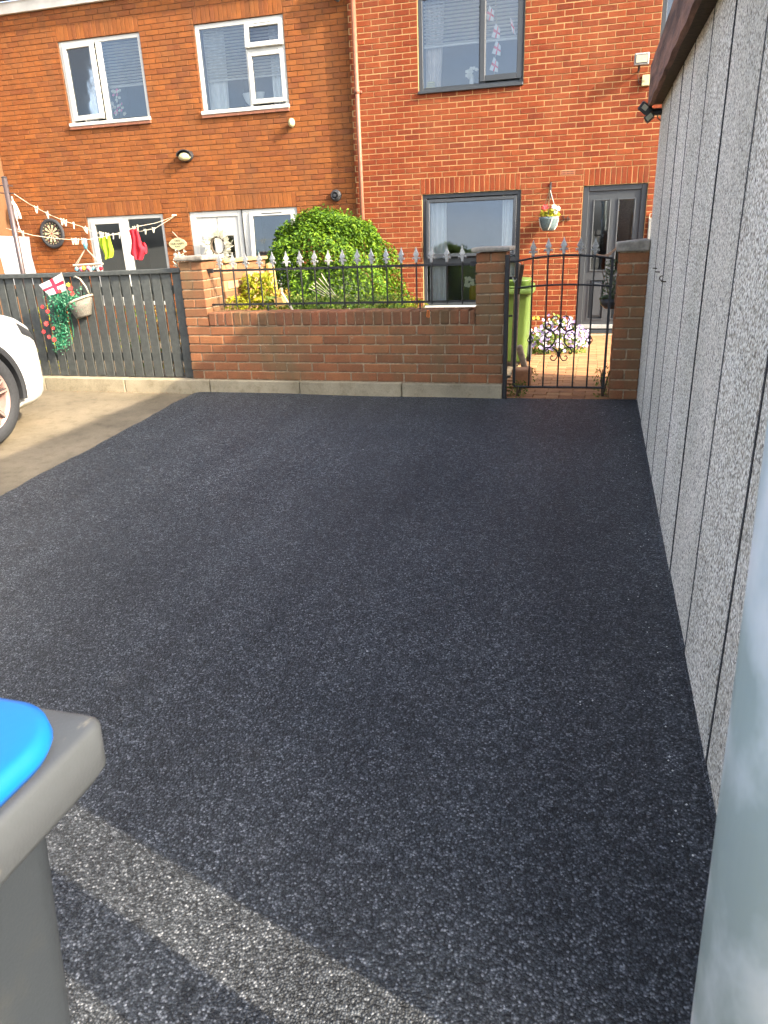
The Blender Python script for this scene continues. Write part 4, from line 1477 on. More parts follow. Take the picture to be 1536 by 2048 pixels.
def wbrick(parent, x0, x1, y0, y1, z0, z1, mat_, rnd, j=0.0025, bev=0.005):
    dx, dy, dz = rnd.uniform(-j, j), rnd.uniform(-j, j), rnd.uniform(-j / 2, j / 2)
    cx, cy, cz = (x0 + x1) / 2, (y0 + y1) / 2, (z0 + z1) / 2
    mb_ = MB().box(x0 - cx, x1 - cx, y0 - cy, y1 - cy, z0 - cz, z1 - cz)
    mb_.xf(Matrix.Translation((cx + dx, cy + dy, cz + dz)) @ Matrix.Rotation(rnd.uniform(-.012, .012), 4, 'Z') @ Matrix.Rotation(rnd.uniform(-.008, .008), 4, 'Y'))
    return mb_.build('brick', mat_, parent, bevel=bev)


for r in range(6):
    z0 = 0.106 + r * 0.075
    x = -3.33
    first = True
    while x < -0.64:
        w = 0.1025 if (first and r % 2 == 0) else 0.215
        first = False
        x1 = min(x + w, -0.63)
        if x1 - x > 0.03:
            wbrick(GW, x, x1, YW, YW + 0.10, z0 + 0.004, z0 + 0.069, M['brick_w'], rw)
        x += w + 0.010
x = -3.108
while x < -0.86:
    w = 0.068
    wbrick(GW, x, min(x + w, -0.852), YW - 0.004, YW + 0.21, 0.560, 0.670 + rw.uniform(-.004, .002), M['brick_c'], rw, 0.002, 0.008)
    x += 0.0765


def pier(parent, x0, x1, z0, n, mat_, rnd, yb=YW + 0.33):
    xm = (x0 + x1) / 2
    for r in range(n):
        za, zb = z0 + r * 0.075 + 0.004, z0 + r * 0.075 + 0.069
        if r % 2 == 0:
            wbrick(parent, x0, xm - 0.004, YW, YW + 0.215, za, zb, mat_, rnd)
            wbrick(parent, xm + 0.004, x1, YW, YW + 0.215, za, zb, mat_, rnd)
            wbrick(parent, x0, x1, YW + 0.224, yb, za, zb, mat_, rnd)
        else:
            wbrick(parent, x0, x1, YW, YW + 0.104, za, zb, mat_, rnd)
            wbrick(parent, x0, xm - 0.004, YW + 0.113, yb, za, zb, mat_, rnd)
            wbrick(parent, xm + 0.004, x1, YW + 0.113, yb, za, zb, mat_, rnd)


pier(GW, -3.33, -3.115, 0.556, 7, M['brick_w'], rw)
pier(GW, -0.847, -0.630, 0.556, 7, M['brick_w'], rw)
MB().box(-3.355, -3.085, YW - 0.03, YW + 0.36, 1.084, 1.122).build('pier_cap', M['cap'], GW, bevel=0.012, seg=2)
MB().box(-0.880, -0.592, YW - 0.035, YW + 0.36, 1.081, 1.113).build('pier_cap', M['cap'], GW, bevel=0.012, seg=2)

GP = thing('gate_pier', 'free standing brick gate pier with concrete cap against the garage', 'pier', (0.275, YW, 0))
MB().box(0.180, 0.366, YW + 0.008, YW + 0.325, -0.1, 1.08).build('mortar_core', M['mortar_w'], GP)
pier(GP, 0.172, 0.374, 0.0, 14, M['brick_w'], rw)
cp = MB().box(0.150, 0.372, YW - 0.03, YW + 0.36, 1.055, 1.115)
cp.v = [(x, y_, z + (0.018 if (z > 1.1 and x > 0.25) else 0)) for x, y_, z in cp.v]
cp.build('pier_cap', M['cap'], GP, bevel=0.012, seg=2)

tg = thing('orange_tie', 'small orange wire loop on the coping of the garden wall', 'wire loop', (-1.212, YW, 0.6))
MB().tube([(-1.218, YW - 0.012, 0.67), (-1.222, YW - 0.012, 0.62), (-1.205, YW - 0.012, 0.615), (-1.203, YW - 0.012, 0.665), (-1.218, YW - 0.012, 0.67)], 0.0035, 5).build('loop', M['orange'], tg)


# ------------------------------------------------------------------ railing and gate
def finial_mesh():
    mb = MB()
    # flat spear blade
    mb.loft([[(-0.004, -0.004, 0.0), (0.004, -0.004, 0.0), (0.004, 0.004, 0.0), (-0.004, 0.004, 0.0)],
             [(-0.010, -0.007, 0.012), (0.010, -0.007, 0.012), (0.010, 0.007, 0.012), (-0.010, 0.007, 0.012)],
             [(-0.006, -0.006, 0.030), (0.006, -0.006, 0.030), (0.006, 0.006, 0.030), (-0.006, 0.006, 0.030)],
             [(-0.013, -0.008, 0.052), (0.013, -0.008, 0.052), (0.013, 0.008, 0.052), (-0.013, 0.008, 0.052)],
             [(-0.023, -0.008, 0.064), (0.023, -0.008, 0.064), (0.023, 0.008, 0.064), (-0.023, 0.008, 0.064)],
             [(-0.009, -0.004, 0.092), (0.009, -0.004, 0.092), (0.009, 0.004, 0.092), (-0.009, 0.004, 0.092)],
             [(-0.001, -0.001, 0.122), (0.001, -0.001, 0.122), (0.001, 0.001, 0.122), (-0.001, 0.001, 0.122)]])
    for s in (-1, 1):
        mb.tube([(s * 0.004, 0, 0.022), (s * 0.014, 0, 0.040), (s * 0.026, 0, 0.040), (s * 0.029, 0, 0.028)], [0.006, 0.008, 0.007, 0.004], 6)
    po = mb.build('finial', M['silver'])
    me = po.data
    bpy.data.objects.remove(po)
    return me


FIN = finial_mesh()


def add_finial(parent, x, y, z, s=1.0):
    o = bpy.data.objects.new('finial', FIN)
    col.objects.link(o)
    o.parent = parent
    o.location = Vector((x, y, z)) - ORG[parent.name]
    o.scale = (s, s, s)
    o.rotation_euler = (RND.uniform(-.04, .04), RND.uniform(-.04, .04), RND.uniform(-.4, .4))
    return o


YRL = YW + 0.10
RL = thing('wall_railing', 'black iron railing with silver spear tips on the garden wall', 'railing', (-1.98, YRL, 0.67))
MB().box(-3.114, -0.848, YRL - 0.006, YRL + 0.006, 0.988, 1.006).build('top_rail', M['black'], RL)
MB().box(-3.114, -0.848, YRL - 0.006, YRL + 0.006, 0.716, 0.732).build('bottom_rail', M['black'], RL)
for i in range(18):
    x = -2.997 + i * 0.1197
    MB().tube([(x, YRL - 0.0125, 0.705), (x, YRL - 0.0125, 1.02)], 0.0062, 6).build('bar', M['black'], RL)
    add_finial(RL, x, YRL - 0.0125, 1.012)
for x in (-3.09, -0.87):
    MB().box(x - 0.03, x + 0.03, YRL - 0.02, YRL - 0.008, 0.98, 1.014).build('fixing_bracket', M['black'], RL, bevel=0.003)
for x in (-2.6, -1.3):
    MB().tube([(x, YRL, 0.66), (x, YRL, 0.72)], 0.007, 6).build('foot', M['black'], RL)

YG = 5.70
GT = thing('garden_gate', 'black wrought iron garden gate with scrolls and silver spear tips', 'gate', (-0.21, YG, 0.07))


def arch(x, base, rise):
    t = (x + 0.205) / 0.34
    return base + rise * max(0.0, 1 - t * t)


def rail(zf, r=0.0075, x0=-0.545, x1=0.128):
    return [(x0 + (x1 - x0) * i / 16, YG, zf(x0 + (x1 - x0) * i / 16)) for i in range(17)]


MB().tube(rail(lambda x: arch(x, 1.008, 0.032), x0=-0.60), 0.0085, 6).build('top_rail', M['black'], GT)
MB().tube(rail(lambda x: arch(x, 0.818, 0.018)), 0.0075, 6).build('middle_rail', M['black'], GT)
MB().tube([(-0.548, YG, 0.075), (0.134, YG, 0.078)], 0.009, 6).build('bottom_rail', M['black'], GT)
MB().box(-0.556, -0.536, YG - 0.010, YG + 0.010, 0.085, 1.005).build('stile', M['black'], GT)
MB().box(0.120, 0.138, YG - 0.009, YG + 0.009, 0.086, 1.005).build('stile', M['black'], GT)
bx = (-0.430, -0.322, -0.212, -0.100, 0.006)
for i, x in enumerate(bx):
    zt = arch(x, 1.008, 0.032)
    MB().tube([(x, YG - 0.016, 0.080), (x, YG - 0.016, zt + 0.012)], 0.0068, 6).build('bar', M['black'], GT)
    add_finial(GT, x, YG - 0.016, zt + 0.006, 1.0)


def spiral(cx, cz, r0, r1, a0, turns, flip=1, n=22):
    out = []
    for i in range(n):
        t = i / (n - 1)
        r = r0 + (r1 - r0) * t
        a = a0 + turns * 2 * math.pi * t
        out.append((cx + flip * r * math.cos(a), YG - 0.024, cz + r * math.sin(a)))
    return out


def scroll(cx, cz, r, s, up):
    """C scroll: big arc ending in two small curls"""
    pts = []
    for i in range(25):
        a = R_(-130 + 260 * i / 24)
        pts.append((cx + s * r * math.cos(a), YG - 0.024, cz + r * math.sin(a)))
    e0, e1 = pts[0], pts[-1]
    c0 = [(e0[0] + s * 0.016 * (math.cos(t) - 1) * -1, YG - 0.024, e0[2] + 0.016 * math.sin(t)) for t in [k * 0.5 for k in range(1, 9)]]
    c1 = [(e1[0] + s * 0.016 * (math.cos(t) - 1) * -1, YG - 0.024, e1[2] - 0.016 * math.sin(t)) for t in [k * 0.5 for k in range(1, 9)]]
    return c0[::-1] + pts + c1


XC = -0.212
for s in (-1, 1):
    # upper S scroll
    pts = []
    for i in range(13):
        t = i / 12
        a = R_(200 - 260 * t)
        pts.append((XC + s * (0.038 + 0.026 * math.cos(a)), YG - 0.024, 0.588 + 0.026 * math.sin(a)))
    lower = [(XC + s * (0.058 + 0.05 * math.cos(a)), YG - 0.024, 0.555 + 0.05 * math.sin(a)) for a in [R_(175 + 14 * k) for k in range(14)]]
    curl = [(XC + s * (0.088 + 0.022 * math.cos(a)), YG - 0.024, 0.538 + 0.022 * math.sin(a)) for a in [R_(20 + 40 * k) for k in range(6)]]
    MB().tube(pts[::-1][:10][::-1], 0.005, 6).build('scroll', M['black'], GT, smooth=True)
    MB().tube(lower + curl[1:], 0.0055, 6).build('scroll', M['black'], GT, smooth=True)
    # C scroll to the side
    MB().tube([(XC + s * (0.088 - 0.055 * math.cos(a)), YG - 0.024, 0.450 + 0.068 * math.sin(a)) for a in [R_(-105 + 15 * k) for k in range(15)]], 0.0055, 6).build('scroll', M['black'], GT, smooth=True)
    MB().tube([(XC + s * (0.082 + 0.022 * math.cos(a)), YG - 0.024, 0.495 - 0.02 + 0.022 * math.sin(a)) for a in [R_(100 - 36 * k) for k in range(8)]], 0.0045, 6).build('scroll', M['black'], GT, smooth=True)
    # lower sprays
    sp = [(XC + s * 0.008, YG - 0.024, 0.335), (XC + s * 0.02, YG - 0.024, 0.362), (XC + s * 0.048, YG - 0.024, 0.382), (XC + s * 0.080, YG - 0.024, 0.378), (XC + s * 0.098, YG - 0.024, 0.358), (XC + s * 0.092, YG - 0.024, 0.340), (XC + s * 0.076, YG - 0.024, 0.340), (XC + s * 0.074, YG - 0.024, 0.354)]
    MB().tube(sp, 0.005, 6).build('scroll', M['black'], GT, smooth=True)
    dn = [(XC + s * 0.008, YG - 0.024, 0.335), (XC + s * 0.014, YG - 0.024, 0.305), (XC + s * 0.032, YG - 0.024, 0.285), (XC + s * 0.054, YG - 0.024, 0.289), (XC + s * 0.064, YG - 0.024, 0.306), (XC + s * 0.054, YG - 0.024, 0.322), (XC + s * 0.042, YG - 0.024, 0.316)]
    MB().tube(dn, 0.005, 6).build('scroll', M['black'], GT, smooth=True)
MB().box(XC - 0.013, XC + 0.013, YG - 0.032, YG - 0.006, 0.315, 0.352).build('collar', M['black'], GT, bevel=0.003)
MB().box(XC - 0.012, XC + 0.012, YG - 0.032, YG - 0.006, 0.565, 0.590).build('collar', M['black'], GT, bevel=0.003)
for x in (bx[0], bx[4]):
    for k in range(4):
        MB().tube([(x + 0.020 * math.sin(math.pi * t / 10) * math.cos(k * 1.57 + t * 0.32), YG - 0.016 + 0.020 * math.sin(math.pi * t / 10) * math.sin(k * 1.57 + t * 0.32), 0.400 + 0.0075 * t) for t in range(11)], 0.0035, 5).build('basket_twist', M['black'], GT)
MB().box(-0.600, -0.556, YG - 0.012, YG + 0.012, 0.880, 0.900).build('latch', M['black'], GT, bevel=0.003)
MB().tube([(-0.575, YG - 0.02, 0.895), (-0.560, YG - 0.03, 0.86), (-0.545, YG - 0.02, 0.885)], 0.005, 6).build('latch_ring', M['silver'], GT)

PO = thing('gate_post', 'black square steel gate post beside the brick pier', 'post', (-0.61, YW - 0.01, 0))
MB().box(-0.626, -0.594, YW - 0.035, YW + 0.0, -0.05, 1.058).build('post', M['black'], PO, bevel=0.004)
for z in (0.16, 0.62):
    MB().tube([(-0.60, YW + 0.004, z), (-0.57, YW + 0.02, z)], 0.008, 6).build('hinge_pin', M['black'], PO)

ip = thing('wooden_stake', 'grey weathered timber stake standing just inside the gate', 'stake', (-0.575, 6.0, 0))
MB().obox((-0.575, 6.0, 0.58), (1, 0, 0), (0, 1, 0), (0.02, 0, 1), 0.042, 0.035, 0.80).build('stake', M['wood'], ip, bevel=0.003)
MB().obox((-0.548, 5.985, 0.86), (1, 0, 0), (0, 1, 0), (0.15, 0, 1), 0.030, 0.012, 0.22).build('strap', M['dark_stem'], ip)
lp = thing('loose_plank', 'pale rounded timber offcut leaning inside the gate', 'plank', (-0.55, 6.6, 0))
MB().obox((-0.555, 6.6, 0.12), (0.955, 0, 0.29), (0, 1, 0), (-0.29, 0, 0.955), 0.055, 0.05, 0.30).build('plank', M['wood'], lp, bevel=0.015, seg=2)
rb = thing('loose_stone', 'pinkish broken stone lying inside the gate post', 'stone', (-0.53, 6.15, 0))
s_ = MB().box(-0.60, -0.44, 6.08, 6.22, -0.02, 0.15)
s_.v = [(x + RND.uniform(-.03, .03), y_ + RND.uniform(-.02, .02), z + RND.uniform(-.03, .02)) for x, y_, z in s_.v]
s_.build('stone', M['brick_d'], rb, bevel=0.02, seg=2)

# ------------------------------------------------------------------ grey picket fence
YF = 5.700
FE = thing('slat_fence', 'grey painted vertical slat fence with top rail behind white car', 'fence', (-4.8, YF, 0.10))
slm = None
x = -3.388
i = 0
while x > -7.2:
    dip = 0.012 * math.sin((x + 3.4) * 1.1)
    wj = RND.uniform(-.003, .003)
    sb = MB().box(x - 0.0415 + wj, x + 0.0415 + wj, YF - 0.009, YF + 0.009, 0.112 + RND.uniform(-.004, .004), 0.992 + dip)
    o = sb.build('slat', M['fence'], FE, bevel=0.003)
    x -= 0.1005
    i += 1
tr = []
for k in range(25):
    xx = -3.336 - (7.2 - 3.336) * k / 24
    dip = 0.012 * math.sin((xx + 3.4) * 1.1)
    tr.append([(xx, YF - 0.034, 0.993 + dip), (xx, YF + 0.034, 0.993 + dip), (xx, YF + 0.034, 1.030 + dip), (xx, YF - 0.034, 1.030 + dip)])
MB().loft(tr).build('top_rail', M['fence'], FE, bevel=0.004)
for z in (0.25, 0.82):
    MB().box(-7.2, -3.36, YF + 0.0095, YF + 0.045, z, z + 0.07).build('back_rail', M['fence'], FE, bevel=0.003)
for xx in (-3.40, -5.2, -7.0):
    MB().box(xx - 0.035, xx + 0.035, YF + 0.046, YF + 0.115, 0.0, 0.99).build('post', M['fence'], FE, bevel=0.004)

# wall basket hung on the fence
fb = thing('flower_basket', 'wicker half basket of trailing greenery and coral flowers on grey fence', 'hanging basket', (-4.36, YF - 0.06, 0.62))
rg = []
for zz, w, dp_ in ((0.640, 0.072, 0.075), (0.652, 0.078, 0.082), (0.71, 0.096, 0.11), (0.778, 0.114, 0.135)):
    ring = []
    for k in range(13):
        a = math.pi * k / 12
        ring.append((-4.355 + w * math.cos(a), YF - 0.012 - dp_ * math.sin(a), zz + (0.018 + 0.20 * (zz - 0.64)) * math.cos(a)))
    rg.append(ring)
MB().loft(rg).build('basket', M['wicker'], fb, smooth=True)
MB().tube([(-4.355 + 0.117 * math.cos(math.pi * k / 12), YF - 0.014 - 0.138 * math.sin(math.pi * k / 12), 0.782 + 0.046 * math.cos(math.pi * k / 12)) for k in range(13)], 0.011, 7).build('rim', M['rattan'], fb, smooth=True)
MB().tube([(-4.240, YF - 0.05, 0.828), (-4.247, YF - 0.07, 0.90), (-4.30, YF - 0.06, 0.965), (-4.36, YF - 0.04, 0.985), (-4.385, YF - 0.03, 0.975)], 0.007, 6).build('handle', M['rattan'], fb, smooth=True)
rr = random.Random(33)
lv = MB()
for _ in range(1500):
    t = rr.random()
    if t < 0.42:
        p = (-4.45 + rr.gauss(0, 0.075), YF - 0.12 + rr.gauss(0, 0.035), 0.80 + rr.gauss(0, 0.04))
    else:
        s_ = rr.random()
        p = (-4.53 - 0.10 * s_ + rr.gauss(0, 0.055 - 0.02 * s_), YF - 0.07 + rr.gauss(0, 0.02), 0.78 - 0.40 * s_ + rr.gauss(0, 0.03))
    if p[1] > YF - 0.016:
        continue
    leaf(lv, p, (rr.uniform(-.6, 1), -1, rr.uniform(-.2, 1)), 0.020, rr, 0.6)
o = lv.build('foliage', M['leaf_teal'], fb, fixn=False)
o['kind'] = 'stuff'
for k in range(9):
    xx = -4.45 - 0.022 * k + rr.uniform(-.02, .02)
    MB().tube([(-4.45, YF - 0.11, 0.80), (xx, YF - 0.09, 0.70), (xx - .03, YF - 0.05, 0.55), (xx - 0.03 + rr.uniform(-.02, .02), YF - 0.04, 0.42 + rr.uniform(-.03, .08))], 0.0025, 4).build('vine', M['leaf_teal'], fb)
for (dx, z, m_, r) in ((-4.615, 0.705, 'coral', 0.022), (-4.66, 0.745, 'red_petal', 0.018), (-4.655, 0.60, 'coral', 0.026), (-4.70, 0.53, 'red_petal', 0.020), (-4.655, 0.485, 'coral', 0.020), (-4.605, 0.46, 'coral', 0.024), (-4.59, 0.56, 'red_petal', 0.016), (-4.335, 0.895, 'coral', 0.026), (-4.325, 0.85, 'coral', 0.024), (-4.45, 0.875, 'coral', 0.020), (-4.35, 0.925, 'yellow', 0.020)):
    f_ = MB()
    flower(f_, (dx, YF - 0.16, z), (0.2, -1, 0.3), r, rr, 6)
    flower(f_, (dx, YF - 0.165, z), (0.0, -1, 0.5), r * 0.7, rr, 5)
    f_.build('flower', M[m_], fb, fixn=False)

fg = thing('england_flag', 'small white flag with red cross stuck in the fence basket', 'flag', (-4.39, YF - 0.15, 0.86))
MB().tube([(-4.375, YF - 0.155, 0.83), (-4.405, YF - 0.155, 1.03)], 0.003, 6).build('stick', M['rattan'], fg)
crossflag('cloth', (-4.560, YF - 0.17, 0.838), (-4.383, YF - 0.155, 0.880), (-4.403, YF - 0.155, 1.018), (-4.628, YF - 0.18, 0.930), fg, 0.006)

# ------------------------------------------------------------------ dividing wall behind the left pier
DV = thing('dividing_wall', 'sunlit pale brick dividing wall with cream coping behind the railing', 'wall', (-3.17, 6.4, 0))
MB().box(-3.22, -3.108, 5.995, 6.88, -0.1, 1.04).build('mortar_core', M['mortar_r'], DV)
for r in range(14):
    z0 = r * 0.075 - 0.005
    y = 5.99 + (0.06 if r % 2 else 0.0)
    y_start = 5.99
    while y < 6.88:
        ya = max(y, y_start)
        yb2 = min(y + 0.215, 6.885)
        if yb2 - ya > 0.04:
            wbrick(DV, -3.225, -3.10, ya, yb2, z0 + 0.004, z0 + 0.069, M['brick_d'] if rw.random() < 0.6 else M['brick_w'], rw)
        y += 0.225
MB().box(-3.25, -3.075, 5.99, 6.90, 1.046, 1.076).build('coping', M['mortar_r'], DV, bevel=0.006)
wb = thing('timber_board', 'ochre weathered timber board leaning at end of dividing wall', 'board', (-3.03, 6.95, 0))
MB().obox((-3.06, 6.98, 0.50), (1, 0, 0.0), (0, 1, 0.16), (0, -0.16, 1), 0.03, 0.14, 1.02).build('board', M['wood_o'], wb, bevel=0.004)
MB().obox((-3.02, 7.10, 0.40), (1, 0, 0.0), (0, 1, 0.22), (0, -0.22, 1), 0.022, 0.05, 0.72).build('batten', M['wood'], wb, bevel=0.004)
st = thing('wooden_stake', 'pale pointed wooden stick leaning behind the garden wall', 'stake', (-2.49, 5.95, 0.6))
MB().tube([(-2.56, 5.96, 0.80), (-2.435, 5.94, 0.61)], 0.010, 6).build('stick', M['rope'], st)
sb2 = thing('timber_block', 'short ochre timber block behind the railing beside the stick', 'timber', (-2.60, 6.02, 0.6))
MB().obox((-2.61, 6.03, 0.715), (0.97, 0, 0.2), (0, 1, 0), (-0.2, 0, 0.97), 0.085, 0.06, 0.075).build('block', M['wood_o'], sb2, bevel=0.004)

# ------------------------------------------------------------------ planting
rr = random.Random(77)
HC = Vector((-2.83, 7.95, -0.12))
hd = thing('hedge_bush', 'large clipped dome shaped green bush behind the railing', 'bush', HC)


def dome(u, v):
    """superellipsoid dome; returns point and normal"""
    a = u * 2 * math.pi
    ph = v * math.pi / 2
    rx = 0.845 * (1 + 0.05 * math.sin(3 * a + 1) + 0.03 * math.sin(7 * a))
    cz, sz = math.cos(ph) ** 0.62, math.sin(ph) ** 0.86
    p = Vector((rx * cz * math.cos(a), 0.95 * rx * cz * math.sin(a), 1.56 * sz))
    n = Vector((math.cos(a) * cz, math.sin(a) * cz, 0.75 * sz)).normalized()
    return p, n


lv = MB()
for _ in range(40000):
    u, v = rr.random(), rr.random() ** 1.25
    p, n = dome(u, v)
    lump = 0.045 * (math.sin(p.x * 11 + 2) * math.sin(p.z * 9) + math.sin(p.y * 12 + p.z * 7))
    dep = abs(rr.gauss(0, 0.10))
    q = HC + p * (1.0 - dep * 0.6) + n * (lump + rr.uniform(-.01, .03))
    nn = n * 0.7 + Vector((rr.uniform(-1, 1), rr.uniform(-1, 1), rr.uniform(-.4, 1.2))) * 0.75
    leaf(lv, q, nn, 0.039, rr, 0.55)
for _ in range(70):                                  # loose shoots at the top
    x, y_ = rr.uniform(-.5, .5), rr.uniform(-.4, .4)
    zt = 1.56 * max(0.0, 1 - (x * x + y_ * y_)) ** 0.5
    hgt = rr.uniform(0.03, 0.14)
    for k in range(6):
        leaf(lv, HC + Vector((x + rr.uniform(-.02, .02), y_, zt + hgt * k / 6)), (rr.uniform(-1, 1), -1, .5), 0.034, rr)
o = lv.build('crown', M['leaf_hedge'], hd, fixn=False)
o['kind'] = 'stuff'
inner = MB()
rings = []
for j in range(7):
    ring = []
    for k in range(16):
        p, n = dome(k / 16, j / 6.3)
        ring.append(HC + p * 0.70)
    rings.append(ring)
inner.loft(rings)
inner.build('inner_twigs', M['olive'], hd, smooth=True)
MB().tube([HC, HC + Vector((0.03, 0.02, 0.6))], [0.06, 0.04], 8).build('trunk', M['dark_stem'], hd)


def shrub(name, label, cat, c, rx, ry, h, n, size, mat_, seed, asp=0.5, group=None, upright=False):
    r_ = random.Random(seed)
    c = Vector(c)
    t = thing(name, label, cat, c, group)
    m_ = MB()
    for _ in range(n):
        a = r_.uniform(0, 6.283)
        q = r_.random() ** 0.5
        z = r_.random()
        rad = q * (0.55 + 0.45 * math.sin(z * 2.6 + 0.3))
        p = c + Vector((rx * rad * math.cos(a), ry * rad * math.sin(a), h * z))
        leaf(m_, p, (r_.uniform(-1, 1), r_.uniform(-1.2, .4), r_.uniform(0, 1) if not upright else r_.uniform(-.3, .3)), size, r_, asp)
    o_ = m_.build('foliage', mat_, t, fixn=False)
    o_['kind'] = 'stuff'
    for _ in range(4):
        a = r_.uniform(0, 6.283)
        MB().tube([c, c + Vector((rx * .3 * math.cos(a), ry * .3 * math.sin(a), h * .5)), c + Vector((rx * .5 * math.cos(a), ry * .5 * math.sin(a), h * .85))], [0.01, 0.007, 0.003], 5).build('stem', M['dark_stem'], t)
    return t


shrub('lime_shrub', 'bright yellow green shrub behind the left end of railing', 'shrub', (-2.93, 6.30, 0.1), 0.22, 0.17, 0.84, 1500, 0.06, M['leaf_lime'], 5, 0.42)
shrub('lime_shrub', 'small lime shrub low against left pier behind railing', 'shrub', (-3.00, 5.98, 0.25), 0.12, 0.08, 0.52, 420, 0.045, M['leaf_lime'], 6, 0.4)
shrub('ochre_shrub', 'small ochre leaved plant right of the lime shrub', 'shrub', (-2.72, 6.28, 0.2), 0.14, 0.1, 0.60, 600, 0.045, M['leaf_ochre'], 7, 0.5)
shrub('ochre_shrub', 'low yellow flowering plant at right foot of the hedge bush', 'shrub', (-1.75, 6.9, -0.05), 0.34, 0.2, 0.70, 1000, 0.045, M['leaf_lime'], 9, 0.5)
for i, (x, lab) in enumerate(((-2.2, 'leafy ground cover below the middle of the hedge bush'), (-1.75, 'leafy ground cover below the right side of the hedge bush'), (-2.62, 'leafy ground cover below the left side of the hedge bush'))):
    shrub('ground_cover', lab, 'plant', (x, 6.18, 0.15), 0.30, 0.14, 0.60, 1500, 0.036, M['leaf_low'], 40 + i, 0.6, 'ground cover behind the garden wall')
dgs = thing('dry_stalks', 'thin dry pale stalks in front of the hedge bush', 'plant', (-2.2, 6.3, 0.5))
for k in range(7):
    MB().tube([(-2.12 + .01 * k, 6.3, 0.62), (-2.28 - 0.02 * k + RND.uniform(-.03, .03), 6.25, 0.93 - 0.02 * k)], 0.003, 4).build('stalk', M['rope'], dgs)

# flowers by the path
fc = thing('flower_clump', 'mound of lilac and white flowers beside the path near front door', 'flowers', (-0.40, 9.1, yz(9.1)))
rr = random.Random(91)
lf = MB()
for _ in range(900):
    a = rr.uniform(0, 6.28)
    q = rr.random() ** 0.5
    z = rr.random() * (1 - 0.6 * q)
    leaf(lf, (-0.38 + 0.36 * q * math.cos(a), 9.1 + 0.3 * q * math.sin(a), yz(9.1) + 0.50 * z), (rr.uniform(-1, 1), -1, rr.uniform(0, 1)), 0.05, rr, 0.5)
o = lf.build('foliage', M['leaf_low'], fc, fixn=False)
o['kind'] = 'stuff'
for m_, n_ in (('lilac', 230), ('white_petal', 70), ('yellow', 3)):
    f_ = MB()
    for _ in range(n_):
        a = rr.uniform(0, 6.28)
        q = rr.random() ** 0.5
        z = 0.15 + rr.random() * (0.9 - 0.55 * q)
        x = -0.36 + 0.38 * q * math.cos(a)
        if m_ == 'yellow':
            x, z, q, a = -0.62 + rr.uniform(-.03, .03), 0.85, .5, -1.5
        flower(f_, (x, 9.1 + 0.33 * q * math.sin(a) - 0.03, yz(9.1) + 0.52 * z), (rr.uniform(-.6, .8), -1, rr.uniform(0, .8)), 0.022, rr)
    o = f_.build('blooms', M[m_], fc, fixn=False)
    o['kind'] = 'stuff'
# planter on the gate pier
pl = thing('wall_planter', 'dark planter with straggly plant on inner side of gate pier', 'planter', (0.14, 6.12, 0.6))
MB().lathe([(0.0, 0), (0.05, 0), (0.085, 0.03), (0.095, 0.08), (0.085, 0.078), (0.0, 0.06)], (0.155, 6.12, 0.62), n=12).build('bowl', M['plastic_k'], pl, smooth=True)
lf = MB()
for _ in range(260):
    a = rr.uniform(0, 6.28)
    z = rr.random()
    leaf(lf, (0.145 + (0.08 - .03 * z) * math.cos(a) * rr.random(), 6.12 + 0.08 * math.sin(a), 0.68 + 0.30 * z), (rr.uniform(-1, 1), -1, rr.uniform(0, 1)), 0.028, rr, 0.5)
o = lf.build('foliage', M['leaf_dark'], pl, fixn=False)
o['kind'] = 'stuff'
for k in range(5):
    MB().tube([(0.15, 6.12, 0.68), (0.10 + .02 * k, 6.1, 0.80), (0.06 + 0.03 * k, 6.1, 0.93 - .02 * k)], 0.003, 4).build('stem', M['dark_stem'], pl)
MB().tube([(0.06, 6.06, 0.70), (0.10, 6.05, 0.715), (0.18, 6.06, 0.70)], [0.006, 0.018, 0.012], 6).build('leaf_blade', M['leaf_dark'], pl, smooth=True)
bv = thing('dry_leaf', 'curled brown dry leaf caught on top of the iron gate', 'leaf', (0.08, 5.75, 1.03))
lfm = []
for k in range(8):
    t = k / 7
    x = 0.0 + 0.16 * t
    z = 1.030 - 0.03 * math.sin(math.pi * t) + 0.045 * t * t
    w = 0.028 * math.sin(math.pi * min(1, 0.15 + 0.8 * t))
    lfm.append([(x, 5.745 - w, z + .004), (x, 5.745 + w, z + 0.02), (x, 5.745 + w, z + 0.024), (x, 5.745 - w, z + .008)])
MB().loft(lfm).build('blade', M['leaf_brown'], bv)
# grass and weeds along the path edges
for i, (x, y_, lab) in enumerate(((-0.52, 5.74, 'green weeds at foot of the black gate post'), (0.13, 5.80, 'green weeds at inner foot of gate pier'), (-0.50, 6.5, 'green weeds around the loose plank inside gate'))):
    shrub('weeds', lab, 'weeds', (x, y_, yz(y_)), 0.09, 0.10, 0.13 if i != 1 else 0.25, 170, 0.03, M['leaf_low'], 60 + i, 0.3, 'weeds around the gate', True)
# plants seen through the slats of the fence
for i, (x, m_, lab) in enumerate(((-5.15, 'leaf_lime', 'yellow flowering plant seen through left slats of fence'), (-4.1, 'leaf_low', 'green plant seen through fence slats right of basket'), (-3.65, 'leaf_ochre', 'ochre plant seen through fence slats near the pier'))):
    shrub('garden_plant', lab, 'plant', (x - 0.4, 6.6, -0.05), 0.35, 0.2, 0.7, 260, 0.06, M[m_], 70 + i, 0.5, 'plants behind the slat fence')
gl2 = shrub('variegated_plant', 'small white variegated plant beside the left pier cap', 'plant', (-3.50, 5.98, 0.75), 0.08, 0.08, 0.42, 130, 0.035, M['leaf_white'], 80, 0.45)


